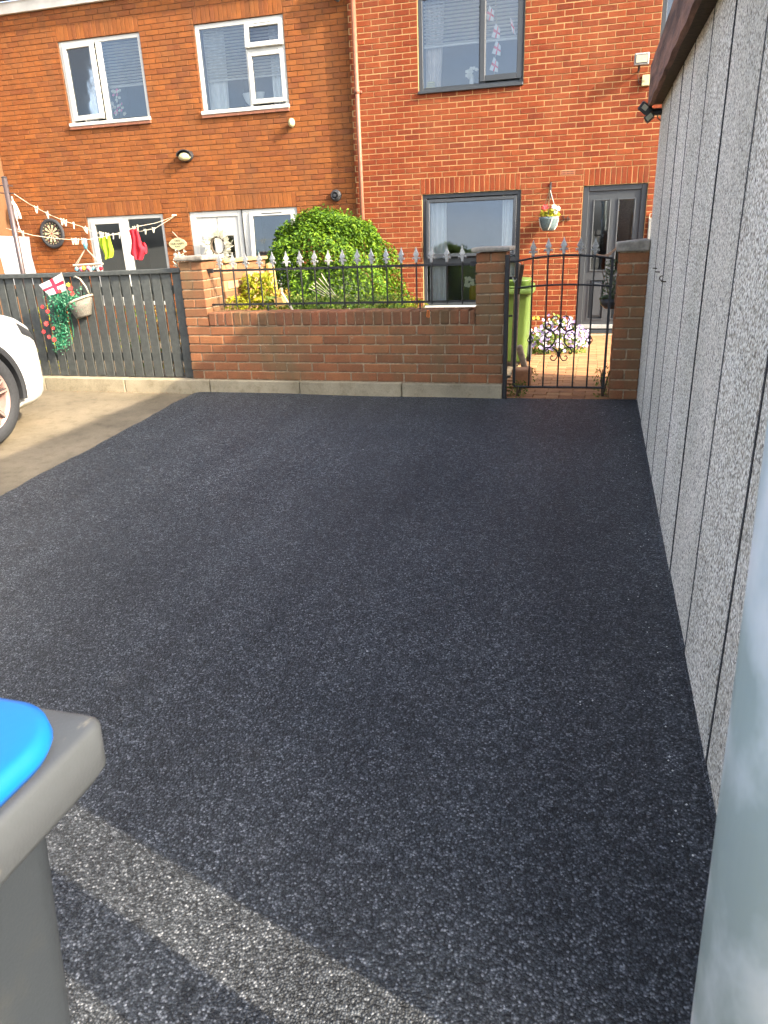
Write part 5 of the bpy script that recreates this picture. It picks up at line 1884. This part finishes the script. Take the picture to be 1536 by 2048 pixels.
# ------------------------------------------------------------------ wheelie bins
def rrect(cx, cy, z, w, d, r, n=5):
    out = []
    for (sx, sy, a0) in ((1, 1, 0), (-1, 1, 90), (-1, -1, 180), (1, -1, 270)):
        for k in range(n + 1):
            a = R_(a0 + 90 * k / n)
            out.append((cx + sx * (w / 2 - r) + r * math.cos(a), cy + sy * (d / 2 - r) + r * math.sin(a), z))
    return out


def wheelie(label, cx, cy, z0, W, D, H, body, lidm, wheel_dir, group, rimm=None):
    t = thing('wheelie_bin', label, 'bin', (cx, cy, z0), group)
    zr = z0 + H
    b = MB()
    b.loft([rrect(cx, cy, z0 + 0.05, W * 0.72, D * 0.66, 0.05), rrect(cx, cy, z0 + 0.07, W * 0.75, D * 0.68, 0.06),
            rrect(cx, cy, z0 + H * 0.55, W * 0.84, D * 0.80, 0.05), rrect(cx, cy, zr - 0.075, W * 0.885, D * 0.885, 0.045), rrect(cx, cy, zr - 0.058, W * 0.92, D * 0.92, 0.04)])
    b.build('body', body, t, smooth=True, bevel=0.004)
    f_ = MB()
    f_.loft([rrect(cx, cy, zr - 0.060, W * 0.915, D * 0.915, 0.04), rrect(cx, cy, zr - 0.056, W * 0.985, D * 0.985, 0.03), rrect(cx, cy, zr - 0.048, W * 0.998, D * 0.998, 0.022), rrect(cx, cy, zr - 0.006, W, D, 0.020),
             rrect(cx, cy, zr - 0.002, W * 0.99, D * 0.99, 0.018), rrect(cx, cy, zr, W * 0.975, D * 0.98, 0.018), rrect(cx, cy, zr - 0.004, W * 0.86, D * 0.86, 0.05)])
    f_.build('rim_flange', rimm or body, t, smooth=True)
    l = MB()
    l.loft([rrect(cx, cy, zr + 0.001, W * 0.965, D * 0.915, 0.06, 8), rrect(cx, cy, zr + 0.012, W * 0.985, D * 0.93, 0.065, 8), rrect(cx, cy, zr + 0.024, W * 0.98, D * 0.925, 0.065, 8), rrect(cx, cy, zr + 0.028, W * 0.955, D * 0.90, 0.06, 8), rrect(cx, cy, zr + 0.022, W * 0.88, D * 0.82, 0.06, 8)])
    lid = l.build('lid', lidm, t, smooth=True)
    u = MB()
    u.loft([rrect(cx, cy, zr + 0.020, W * 0.80, D * 0.76, 0.07, 8), rrect(cx, cy, zr + 0.058, W * 0.81, D * 0.765, 0.075, 8), rrect(cx, cy, zr + 0.068, W * 0.865, D * 0.795, 0.085, 8), rrect(cx, cy, zr + 0.078, W * 0.865, D * 0.795, 0.085, 8), rrect(cx, cy, zr + 0.083, W * 0.84, D * 0.775, 0.08, 8), rrect(cx, cy, zr + 0.098, W * 0.5, D * 0.5, 0.08, 8)])
    u.build('lid_top', lidm, lid, smooth=True)
    yb = cy + wheel_dir * D * 0.5
    MB().tube([(cx - W * 0.3, yb, zr - 0.03), (cx + W * 0.3, yb, zr - 0.03)], 0.014, 8).build('handle', body, t)
    for s in (-1, 1):
        MB().lathe([(0.0, -0.025), (0.09, -0.025), (0.1, -0.012), (0.1, 0.012), (0.09, 0.025), (0.0, 0.025)], (cx + s * W * 0.40, cy + wheel_dir * D * 0.36, z0 + 0.10), 'x', 18).build('wheel', M['rubber'], t, smooth=False)
    return t


wheelie('dark grey wheelie bin with bright blue lid in the foreground', -0.715, 0.105, gz(0.1), 0.585, 0.75, 0.815 - gz(0.1), M['bin_grey'], M['bin_blue'], -1, 'wheelie bins', M['bin_rim'])
wheelie('lime green wheelie bin standing inside the gate near window', -0.81, 7.95, yz(7.95), 0.46, 0.52, 0.80, M['lime_bin'], M['lime_bin'], 1, 'wheelie bins')

# ------------------------------------------------------------------ garage
XG, YG0, YG1 = 0.375, 0.72, 5.79
GA = thing('concrete_garage', 'pebbledash concrete panel garage with peeling brown eaves board', 'garage', (1.9, 3.2, -0.1))
MB().box(XG + 0.03, 3.42, YG0 + 0.02, YG1 - 0.02, -0.3, 1.96).build('inner_frame', M['hole'], GA)
jn = [YG1, 5.00, 4.40, 3.92, 3.36, 2.83, 2.25, 1.72, 1.20, YG0]
for i in range(len(jn) - 1):
    a, b_ = jn[i + 1] + 0.003, jn[i] - 0.003
    lean = RND.uniform(-.003, .003)
    MB().box(XG + lean, XG + 0.05 + lean, a, b_, -0.28, 1.975).build('wall_panel', M['aggregate'], GA, bevel=0.003)
for yj in jn[1:-1]:
    jw, jx = {5.00: (0.009, -0.004), 4.40: (0.013, -0.005), 3.92: (0.009, -0.004), 3.36: (0.012, -0.003), 2.83: (0.005, -0.0025), 2.25: (0.009, -0.003)}.get(yj, (0.007, -0.0025))
    MB().box(XG + jx, XG + 0.03, yj - jw, yj + jw, -0.28, 1.974).build('joint_strip', M['rubber'], GA)
MB().box(XG + 0.052, 3.40, YG1 - 0.05, YG1, -0.28, 1.975).build('end_panel', M['aggregate'], GA)
MB().box(XG + 0.052, 3.40, YG0, YG0 + 0.05, -0.28, 1.975).build('end_panel', M['aggregate'], GA)
MB().box(3.372, 3.42, YG0 + .055, YG1 - .055, -0.28, 1.975).build('end_panel', M['aggregate'], GA)
for ya in (YG0 + 0.005, YG1 - 0.045):
    gbl = MB()
    gbl.loft([[(XG + 0.02, ya, 1.98), (3.40, ya, 1.98), (1.9, ya, 3.45)], [(XG + 0.02, ya + 0.04, 1.98), (3.40, ya + 0.04, 1.98), (1.9, ya + 0.04, 3.45)]])
    gbl.build('gable', M['aggregate'], GA)
rf = MB()
for (xa, za, xb_, zb_) in ((0.302, 2.19, 1.9, 3.54), (3.5, 2.19, 1.9, 3.54)):  # unseen slopes pitched extra steep so the roof shadow reaches across the drive
    rf.loft([[(xa, YG0 - 0.06, za), (xb_, YG0 - 0.06, zb_), (xb_, YG0 - 0.06, zb_ - 0.04), (xa, YG0 - 0.06, za - 0.04)], [(xa, YG1 + 0.02, za), (xb_, YG1 + 0.02, zb_), (xb_, YG1 + 0.02, zb_ - 0.04), (xa, YG1 + 0.02, za - 0.04)]])
roofg = rf.build('roof', M['roof'], GA)
fb_ = MB()
nb = 40
prof = []
for k in range(nb + 1):
    y_ = YG0 - 0.06 + (YG1 + 0.03 - YG0 + 0.06) * k / nb
    j0 = 0.006 * math.sin(k * 2.1) + RND.uniform(-.004, .004)
    zt = 2.205
    zb0 = 1.956 + 0.004 * math.sin(k * 1.3)
    prof.append([(0.285 + j0 * .4, y_, zb0), (0.310, y_, zb0), (0.310, y_, zt), (0.285, y_, zt + j0 * .3)])
fb_.loft(prof)
fb_.build('eaves_board', M['board'], roofg)
MB().box(0.311, XG + 0.03, YG0 - 0.05, YG1 + 0.01, 1.9765, 1.992).build('soffit', M['dark_stem'], roofg)
MB().box(0.296, XG + 0.02, YG0 - 0.05, YG1 - 0.015, 2.0, 2.03).build('wall_plate', M['dark_stem'], roofg)
for (y_, z) in ((4.873, 0.977), (4.66, 0.968), (4.20, 0.945)):
    MB().tube([(XG + 0.01, y_, z), (XG - 0.028, y_ - 0.01, z + 0.003)], 0.0035, 5).build('nail', M['dark_stem'], GA)
MB().tube([(XG - 0.008 + 0.012 * math.cos(a * 0.7), 4.42, 0.95 + 0.012 * math.sin(a * 0.7)) for a in range(10)], 0.003, 5).build('hook', M['dark_stem'], GA)
fl2 = MB()
edge = []
for k in range(90):
    y_ = 0.8 + k * 0.054
    w_ = 0.012 + 0.012 * max(0.0, math.sin(y_ * 2.2 + 0.5)) + RND.uniform(-.004, .004)
    edge.append([(XG - w_, y_, gz(y_) - 0.01), (XG + 0.01, y_, gz(y_) - 0.01), (XG + 0.01, y_, gz(y_) + 0.016), (XG - w_ * 0.7, y_, gz(y_) + 0.007 + RND.uniform(-.003, .003))])
fl2.loft(edge)
fl2.build('base_fillet', M['tarmac'], GA)

sl = thing('security_light', 'black twin head security light on far corner of garage', 'floodlight', (0.33, 5.72, 1.92))
MB().tube([(0.372, 5.74, 1.925), (0.31, 5.73, 1.925)], 0.022, 8).build('arm', M['plastic_k'], sl)
MB().obox((0.268, 5.72, 1.948), (0.8, 0.1, -0.6), (0.1, 0.9, 0.2), (0.6, 0, 0.8), 0.085, 0.055, 0.055).build('lamp_head', M['plastic_k'], sl, bevel=0.005)
MB().obox((0.264, 5.688, 1.952), (0.8, 0.1, -0.6), (0.1, 0.9, 0.2), (0.6, 0, 0.8), 0.035, 0.012, 0.03).build('sensor_lens', M['lens'], sl)
MB().obox((0.297, 5.72, 1.893), (0.75, 0.1, 0.6), (0.1, 0.9, -0.1), (-0.6, 0, 0.75), 0.06, 0.045, 0.045).build('sensor_head', M['plastic_k'], sl, bevel=0.005)
MB().obox((0.297, 5.694, 1.893), (0.75, 0.1, 0.6), (0.1, 0.9, -0.1), (-0.6, 0, 0.75), 0.045, 0.01, 0.03).build('sensor_lens', M['lens'], sl)
MB().tube([(0.345, 5.73, 1.92), (0.352, 5.72, 1.885), (0.372, 5.73, 1.87)], 0.004, 5).build('cable', M['plastic_k'], sl)

bf = thing('shade_fence', 'added unseen timber fence behind garage casting shade on the path', 'fence', (0.72, 6.3, 0))  # added out of view to shade the near end of the path
for k in range(8):
    MB().box(0.70, 0.72, 5.84 + k * 0.112, 5.945 + k * 0.112, -0.1, 1.45).build('board', M['wood'], bf, bevel=0.003)
MB().box(0.722, 0.76, 5.84, 6.73, 1.2, 1.27).build('rail', M['wood'], bf)

# ------------------------------------------------------------------ galvanised post
gp = thing('galvanised_post', 'thick galvanised steel post at right edge of the foreground', 'post', (0.235, 0.534, gz(0.5)))
MB().tube([(0.2345, 0.534, gz(0.5) - 0.1), (0.113, 0.534, 4.2)], 0.074, 48).build('tube', M['galv'], gp, smooth=True)
MB().lathe([(0.074, 0.0), (0.082, 0.0), (0.082, 0.04), (0.0, 0.05)], (0.113, 0.534, 4.2), n=24).build('cap', M['galv'], gp)

# ------------------------------------------------------------------ parked car
CX, CN = -4.815, 4.86          # centre line, nose
CZ = -0.045
car = thing('parked_car', 'white hatchback parked nose to the fence at left edge', 'car', (CX, CN - 2.0, CZ))


def lerp_tab(tab, t):
    for (a, va), (b_, vb) in zip(tab, tab[1:]):
        if t <= b_:
            k = (t - a) / (b_ - a) if b_ > a else 0
            k = max(0, min(1, k))
            return va + (vb - va) * k
    return tab[-1][1]


HW = [(0, 0.46), (0.03, 0.56), (0.08, 0.65), (0.16, 0.735), (0.28, 0.81), (0.42, 0.855), (0.62, 0.88), (0.9, 0.888), (3.4, 0.888), (3.75, 0.85), (3.95, 0.74)]
HT = [(0, 0.66), (0.08, 0.735), (0.2, 0.79), (0.4, 0.845), (0.7, 0.90), (1.1, 0.955), (1.35, 0.99), (3.3, 1.02), (3.8, 0.98), (3.95, 0.8)]
BT = [(0, 0.26), (0.1, 0.19), (0.3, 0.17), (3.6, 0.18), (3.95, 0.3)]


def car_pt(t, s, off=0.0):
    hw, ht, bt_ = lerp_tab(HW, t), lerp_tab(HT, t), lerp_tab(BT, t)
    prof_ = [(0.0, bt_), (0.90, bt_), (0.975, bt_ + 0.05), (0.995, bt_ + 0.13), (1.0, 0.45), (0.995, 0.56), (0.975, ht - 0.14), (0.935, ht - 0.06), (0.84, ht - 0.015), (0.45, ht + 0.012), (0.0, ht + 0.02)]
    k = s * (len(prof_) - 1)
    i = min(int(k), len(prof_) - 2)
    f = k - i
    a, b_ = prof_[i], prof_[i + 1]
    return Vector((hw * (a[0] + (b_[0] - a[0]) * f) + off, -t, a[1] + (b_[1] - a[1]) * f))


bd = MB()
ts = [0, 0.015, 0.03, 0.055, 0.08, 0.12, 0.16, 0.22, 0.28, 0.35, 0.42, 0.52, 0.62, 0.75, 0.9, 1.1, 1.35, 1.8, 2.3, 2.8, 3.3, 3.5, 3.75, 3.88, 3.95]
ns = 20
for side in (1, -1):
    rings = []
    for t in ts:
        rings.append([(CX + side * p.x, CN + p.y, CZ + p.z) for p in [car_pt(t, k / ns) for k in range(ns + 1)]])
    bd.loft(rings, False, False, False)
# nose and tail caps
for t in (0, 3.95):
    L = [car_pt(t, k / ns) for k in range(ns + 1)]
    for k in range(ns):
        bd.face([(CX - L[k].x, CN + L[k].y, CZ + L[k].z), (CX + L[k].x, CN + L[k].y, CZ + L[k].z), (CX + L[k + 1].x, CN + L[k + 1].y, CZ + L[k + 1].z), (CX - L[k + 1].x, CN + L[k + 1].y, CZ + L[k + 1].z)])
body = bd.build('body', M['paint_car'], car, smooth=True)
bmm = bmesh.new()
bmm.from_mesh(body.data)
bmesh.ops.remove_doubles(bmm, verts=bmm.verts, dist=0.0005)
bmesh.ops.recalc_face_normals(bmm, faces=bmm.faces)
bmm.to_mesh(body.data)
bmm.free()
WY = (CN - 0.92, CN - 3.35)
WZ = CZ + 0.325
cut = MB()
for wy in WY:
    for s in (-1, 1):
        cut.lathe([(0.0, -0.18), (0.385, -0.18), (0.385, 0.18), (0.0, 0.18)], (CX + s * 0.86, wy, WZ + 0.01), 'x', 40)
cutter = cut.build('cutter', M['hole'])
bo = body.modifiers.new('arches', 'BOOLEAN')
bo.operation = 'DIFFERENCE'
bo.object = cutter
bo.solver = 'EXACT'
dg = bpy.context.evaluated_depsgraph_get()
nm = bpy.data.meshes.new_from_object(body.evaluated_get(dg))
# child mesh is stored relative to the car's base, so rebase the cutter the same way
body.modifiers.clear()
body.data = nm
nm.name = 'body'
bpy.data.objects.remove(cutter)
for p_ in nm.polygons:
    p_.use_smooth = True
# cabin
cb = MB()
st_ = [(1.20, 0.985, 0.72, 0.99), (1.75, 0.985, 0.72, 1.40), (2.2, 0.99, 0.74, 1.47), (2.9, 1.0, 0.74, 1.47), (3.5, 1.0, 0.72, 1.38), (3.85, 0.98, 0.66, 0.99)]
rings = []
for (t, zb0, hb_, zt) in st_:
    ht_ = 0.56 if zt > 1.1 else hb_
    rings.append([(CX - hb_, CN - t, CZ + zb0 - .02), (CX - ht_, CN - t, CZ + zt - 0.03), (CX - ht_ * .8, CN - t, CZ + zt), (CX + ht_ * .8, CN - t, CZ + zt), (CX + ht_, CN - t, CZ + zt - 0.03), (CX + hb_, CN - t, CZ + zb0 - .02)])
cb.loft(rings)
cb.build('glasshouse', M['plastic_k'], car, smooth=False)
MB().box(CX - 0.48, CX + 0.48, CN - 3.4, CN - 1.85, CZ + 1.462, CZ + 1.50).build('roof', M['paint_car'], car, bevel=0.012)
# headlights
for side in (1, -1):
    hl = MB()
    nt_, nsn = 8, 5
    for i in range(nt_ + 1):
        t = 0.12 + (0.40 - 0.12) * i / nt_
        for j in range(nsn + 1):
            s0 = 0.575 + 0.02 * (i / nt_)
            s1 = 0.635 + 0.055 * (i / nt_) ** 1.5
            p = car_pt(t, s0 + (s1 - s0) * j / nsn)
            hl.v.append((CX + side * (p.x + 0.006), CN + p.y + 0.004, CZ + p.z + 0.003))
    for i in range(nt_):
        for j in range(nsn):
            a = i * (nsn + 1) + j
            hl.f.append((a, a + 1, a + nsn + 2, a + nsn + 1))
            hl.m.append(0)
    hl.build('headlight', M['plastic_k'], car, smooth=True, fixn=True)
for wy in WY:
    for s in (-1, 1):
        xo = CX + s * 0.80
        wt = MB().lathe([(0.225, -0.095), (0.30, -0.10), (0.322, -0.08), (0.327, 0.0), (0.322, 0.08), (0.30, 0.10), (0.225, 0.095), (0.215, 0.0), (0.225, -0.095)], (xo, wy, WZ), 'x', 44)
        wh = wt.build('wheel', M['rubber'], car, smooth=True)
        xf_ = xo + s * 0.070
        MB().lathe([(0.214, -0.06), (0.227, -0.058), (0.230, 0.086), (0.220, 0.090), (0.206, 0.06), (0.200, -0.05)], (xo, wy, WZ), 'x', 44).build('rim', M['rim_rose'], wh, smooth=True)
        MB().lathe([(0.0, -0.015), (0.206, -0.015), (0.206, 0.0), (0.0, 0.0)], (xo + s * 0.0, wy, WZ), 'x', 36).build('brake_disc', M['rim_dark'], wh)
        MB().lathe([(0.0, -0.02), (0.055, -0.02), (0.05, 0.02), (0.0, 0.025)], (xf_, wy, WZ), 'x', 20).build('hub', M['rim_dark'], wh, smooth=True)
        for k in range(5):
            a = k * 2 * math.pi / 5 + 0.3
            for da in (-0.17, 0.17):
                d_ = Vector((0, math.cos(a + da), math.sin(a + da)))
                e_ = Vector((0, -math.sin(a + da), math.cos(a + da)))
                c_ = Vector((xf_, wy, WZ)) + d_ * 0.128
                MB().obox(c_, (1, 0, 0), d_, e_, 0.028, 0.176, 0.030).build('spoke', M['rim_dark'], wh, bevel=0.003)
                MB().obox(c_ + Vector((s * 0.0155, 0, 0)), (1, 0, 0), d_, e_, 0.003, 0.170, 0.014).build('spoke_edge', M['rim_rose'], wh)
        # arch cladding
        ar = MB()
        rings = []
        for k in range(29):
            a = R_(-12 + 204 * k / 28)
            rings.append([(CX + s * x_, wy + r_ * math.cos(a), WZ + 0.01 + r_ * math.sin(a)) for x_, r_ in ((0.80, 0.350), (0.890, 0.352), (0.896, 0.372), (0.893, 0.392), (0.80, 0.386))])
        ar.loft(rings)
        ar.build('arch_cladding', M['plastic_k'], car, smooth=False)
        ln = MB()
        rings = []
        for k in range(25):
            a = R_(-10 + 200 * k / 24)
            rings.append([(CX + s * x_, wy + 0.384 * math.cos(a), WZ + 0.01 + 0.384 * math.sin(a)) for x_ in (0.62, 0.80)])
        ln.loft(rings, False, False, False)
        ln.face([(CX + s * 0.625, wy + 0.38 * math.cos(R_(-10 + 200 * k / 16)), WZ + 0.38 * math.sin(R_(-10 + 200 * k / 16))) for k in range(17)])
        ln.build('arch_liner', M['hole'], car, fixn=False)
MB().box(CX - 0.55, CX + 0.55, CN - 0.03, CN + 0.012, CZ + 0.32, CZ + 0.52).build('grille', M['plastic_k'], car, bevel=0.01)

# ------------------------------------------------------------------ washing line and washing
pole = thing('line_pole', 'dark metal washing line pole behind the grey fence', 'pole', (-6.40, 7.4, yz(7.4)))
MB().tube([(-6.415, 7.4, yz(7.4) - 0.05), (-6.39, 7.4, 1.975)], 0.029, 12).build('tube', M['rim_dark'], pole, smooth=True)
MB().lathe([(0.03, 0), (0.032, 0.01), (0.0, 0.02)], (-6.39, 7.4, 1.97), n=12).build('cap', M['plastic_k'], pole)
for z in (1.888, 1.812):
    MB().tube([(-6.50, 7.40, z + .01), (-6.30, 7.40, z - .004)], 0.006, 6).build('pin', M['plastic_k'], pole)

LA = [(-6.308, 7.4, 1.807), (-6.45, 7.8, 1.71), (-6.597, 8.3, 1.607), (-6.70, 8.7, 1.540), (-6.786, 9.1, 1.486), (-6.856, 9.5, 1.402), (-6.88, 9.9, 1.365), (-6.869, 10.4, 1.388), (-6.877, 11.1, 1.450), (-6.836, 11.70, 1.642)]
LB = [(-6.50, 7.40, 1.45), (-6.66, 8.0, 1.375), (-6.75, 8.5, 1.335), (-6.83, 9.0, 1.31), (-6.86, 9.4, 1.315), (-6.74, 10.0, 1.40), (-6.70, 10.3, 1.47), (-6.78, 11.0, 1.53), (-6.836, 11.70, 1.642)]
for L, lab in ((LA, 'upper pale washing line rope running from pole to house wall'), (LB, 'lower pale washing line rope carrying the towel')):
    t = thing('washing_line', lab, 'rope', L[0], 'washing line ropes')
    MB().tube(L, 0.004, 6).build('rope', M['rope'], t, smooth=True)


def on_line(L, y):
    for a, b_ in zip(L, L[1:]):
        if a[1] <= y <= b_[1]:
            k = (y - a[1]) / (b_[1] - a[1])
            return Vector(a) + (Vector(b_) - Vector(a)) * k
    return Vector(L[-1])


pg = MB()
for s in (-1, 1):
    pg.obox((s * 0.010, 0, -0.018), (1, 0, 0), (0, 1, 0), (s * 0.22, 0, 1), 0.009, 0.010, 0.080)
pg.obox((0, 0, 0.008), (1, 0, 0), (0, 1, 0), (0, 0, 1), 0.012, 0.012, 0.010)
pego = pg.build('clothes_peg', M['peg'])
first = True
rr = random.Random(12)
spots = [(LA, y) for y in (7.95, 8.22, 8.62, 8.70, 8.92, 9.22, 9.28, 9.62, 9.68, 9.80, 9.95, 10.10, 10.45, 10.50, 10.80, 11.05)] + [(LB, y) for y in (7.75, 8.95, 9.0, 9.06, 9.18, 10.25, 10.35)]
for L, y_ in spots:
    p = on_line(L, y_)
    if first:
        o = pego
        first = False
    else:
        o = pego.copy()
        col.objects.link(o)
    o.location = p
    o.rotation_euler = (rr.uniform(-.1, .1), rr.uniform(-.25, .25), rr.uniform(-.9, .9))
    o.scale = (1.05, 1.05, 1.05)
    tag(o, 'pale clothes peg clipped on the washing line', 'clothes peg', 'clothes pegs on the washing line')


def cloth(name, label, cat, pts_l, pts_r, mat_, folds=3, amp=0.02, yv=0.0, nu=14):
    """garment between a left and a right edge polyline (top to bottom)"""
    mb_ = MB()
    nv = 14

    def at(P, t):
        k = t * (len(P) - 1)
        i = min(int(k), len(P) - 2)
        return Vector(P[i]).lerp(Vector(P[i + 1]), k - i)
    for s_ in (0, 1):
        b = len(mb_.v)
        for j in range(nv + 1):
            v = j / nv
            a, c_ = at(pts_l, v), at(pts_r, v)
            for i in range(nu + 1):
                u = i / nu
                p = a.lerp(c_, u)
                p = p + Vector((0, 1, 0)) * (amp * math.sin(u * folds * 6.283 + v * 1.7) * (0.4 + 0.6 * v) + (0.005 if s_ else -0.005) * math.sin(math.pi * min(1, u * 1.0)))
                mb_.v.append(tuple(p))
        for j in range(nv):
            for i in range(nu):
                q = b + j * (nu + 1) + i
                mb_.f.append((q, q + 1, q + nu + 2, q + nu + 1))
                mb_.m.append(0)
    o_ = mb_.build(name, mat_, loc=pts_l[0], smooth=True, fixn=False)
    return tag(o_, label, cat)


gy = 9.8
cloth('lime_shorts', 'bright lime green garment pegged on the washing line', 'garment', [(-7.02, gy, 1.335), (-7.03, gy, 1.22), (-6.99, gy, 1.10), (-6.985, gy, 1.025)], [(-6.835, gy, 1.35), (-6.83, gy, 1.24), (-6.82, gy, 1.14), (-6.86, gy, 1.06)], M['green_cloth'], 2, 0.03)
ry = 10.0
cloth('red_garment', 'bright red garment pegged on washing line in front of dark window', 'garment', [(-6.635, ry, 1.425), (-6.62, ry, 1.28), (-6.65, ry, 1.17), (-6.69, ry, 1.09), (-6.60, ry, 1.02)], [(-6.49, ry, 1.435), (-6.47, ry, 1.32), (-6.46, ry, 1.21), (-6.40, ry, 1.16), (-6.50, ry, 1.00)], M['red_cloth'], 2, 0.03)
cloth('red_sleeve', 'narrow red strap hanging right of the red garment', 'garment', [(-6.47, ry + .03, 1.25), (-6.455, ry + .03, 1.2), (-6.45, ry + .03, 1.07)], [(-6.42, ry + .03, 1.24), (-6.395, ry + .03, 1.20), (-6.41, ry + .03, 1.10)], M['red_cloth'], 1, 0.01)
cloth('white_towel', 'white towel hanging on washing line behind the dark pole', 'towel', [(-7.22, 8.0, 1.39), (-7.22, 8.0, 1.20), (-7.20, 8.0, 0.8)], [(-6.72, 8.0, 1.36), (-6.735, 8.0, 1.15), (-6.70, 8.0, 0.8)], M['cloth_w'], 1.5, 0.012, nu=30)
hk = thing('line_hook', 'pale wooden washing line hook on brown brick wall', 'hook', (-6.836, 11.70, 1.64))
MB().tube([(-6.83, YLH, 1.655), (-6.83, 11.62, 1.655), (-6.835, 11.60, 1.64)], 0.012, 6).build('hook', M['rope'], hk)

hg = thing('peg_hanger', 'wooden bar hanger with small colourful ornaments above the fence', 'hanger', (-6.69, 9.0, 0.98))
MB().tube([(-6.93, 9.0, 0.985), (-6.455, 9.0, 0.995)], 0.014, 8).build('bar', M['rope'], hg)
for x in (-6.90, -6.87, -6.50, -6.48):
    MB().tube([(x, 9.0, 0.99), (-6.685, 9.0, 1.20)], 0.005, 5).build('cord', M['rope'], hg)
MB().tube([(-6.685, 9.0, 1.19), (-6.68, 9.0, 1.25), (-6.66, 9.0, 1.32)], [0.02, 0.028, 0.012], 8).build('knot', M['blue_k'], hg, smooth=True)
for k, (m_, dz) in enumerate((('blue_k', 0.0), ('plastic_k', -.03), ('pink', 0.0), ('yellow', .01), ('plastic_k', -.03), ('pink', 0.01), ('cloth_w', -.02), ('blue_k', 0.0), ('plastic_k', -.01), ('cloth_w', -.02), ('red_cloth', 0.0))):
    x = -6.88 + k * 0.039
    MB().lathe([(0.0, -0.03), (0.02, -0.022), (0.028, 0.0), (0.02, 0.022), (0.0, 0.03)], (x, 8.99, 0.935 + dz), n=8).build('ornament', M[m_], hg, smooth=True)
    MB().tube([(x, 9.0, 0.985), (x, 8.99, 0.95 + dz)], 0.003, 4).build('thread', M['rope'], hg)

mc = thing('macrame_hanger', 'cream macrame hanging with tassels on wall beside dark pole', 'hanging', (-9.94, 11.62, 1.55))
MB().tube([(-9.96, 11.62, 2.09), (-9.95, 11.62, 2.02)], 0.012, 6).build('loop', M['rope'], mc)
for k in range(9):
    a = 2 * math.pi * k / 9
    MB().tube([(-9.95, 11.62, 2.03), (-9.95 + 0.06 * math.cos(a), 11.60 + 0.05 * math.sin(a), 1.93), (-9.945 + 0.095 * math.cos(a), 11.59 + 0.07 * math.sin(a), 1.80), (-9.945 + 0.10 * math.cos(a), 11.59 + 0.07 * math.sin(a), 1.72)], [0.006, 0.010, 0.013, 0.016], 6).build('strand', M['cloth_w'], mc, smooth=True)
for x in (-9.99, -9.93):
    MB().tube([(x, 11.6, 1.73), (x + 0.01, 11.6, 1.60), (x + 0.012, 11.6, 1.53)], [0.008, 0.008, 0.022], 6).build('tassel', M['cloth_w'], mc, smooth=True)

# ------------------------------------------------------------------ loose chips on the new surface
ch = MB()
rr = random.Random(55)
for k in range(95):
    if k < 72:
        y_ = 1.3 + 4.2 * rr.random()
        x = XG - 0.05 - abs(rr.gauss(0, 0.07))
    else:
        y_ = 1.0 + 4.5 * rr.random()
        x = rr.uniform(-3.1, 0.3)
    s_ = rr.uniform(0.0018, 0.0042)
    z = tz(x, y_)
    b = len(ch.v)
    q = [(x + s_ * rr.uniform(.6, 1.2), y_, z), (x, y_ + s_ * rr.uniform(.6, 1.2), z), (x - s_ * rr.uniform(.6, 1.2), y_, z), (x, y_ - s_ * rr.uniform(.6, 1.2), z), (x, y_, z + s_ * 1.1)]
    ch.v.extend(q)
    for i in range(4):
        ch.f.append((b + i, b + (i + 1) % 4, b + 4))
        ch.m.append(0)
tag(ch.build('stone_chips', M['stone_chip'], fixn=False), 'scattered white stone chips on the tarmac along the garage', 'stone chips', kind='stuff')

# dry litter and moss gathered along the foot of the kerb
lt = MB()
rr = random.Random(88)
for k in range(520):
    x = -3.45 - 2.6 * rr.random() ** 1.2 if k < 400 else -3.45 + 2.7 * rr.random()
    y_ = 5.607 - abs(rr.gauss(0, 0.028))
    s_ = rr.uniform(0.004, 0.012)
    leaf(lt, (x, y_, gz(y_) + (0.003 if x > -3.35 else -0.011) + rr.uniform(0, 0.006)), (rr.uniform(-.5, .5), rr.uniform(-.5, .2), 1), s_, rr, 0.6)
tag(lt.build('leaf_litter', M['leaf_brown'], fixn=False), 'dry brown litter gathered along the foot of the kerb', 'litter', kind='stuff')
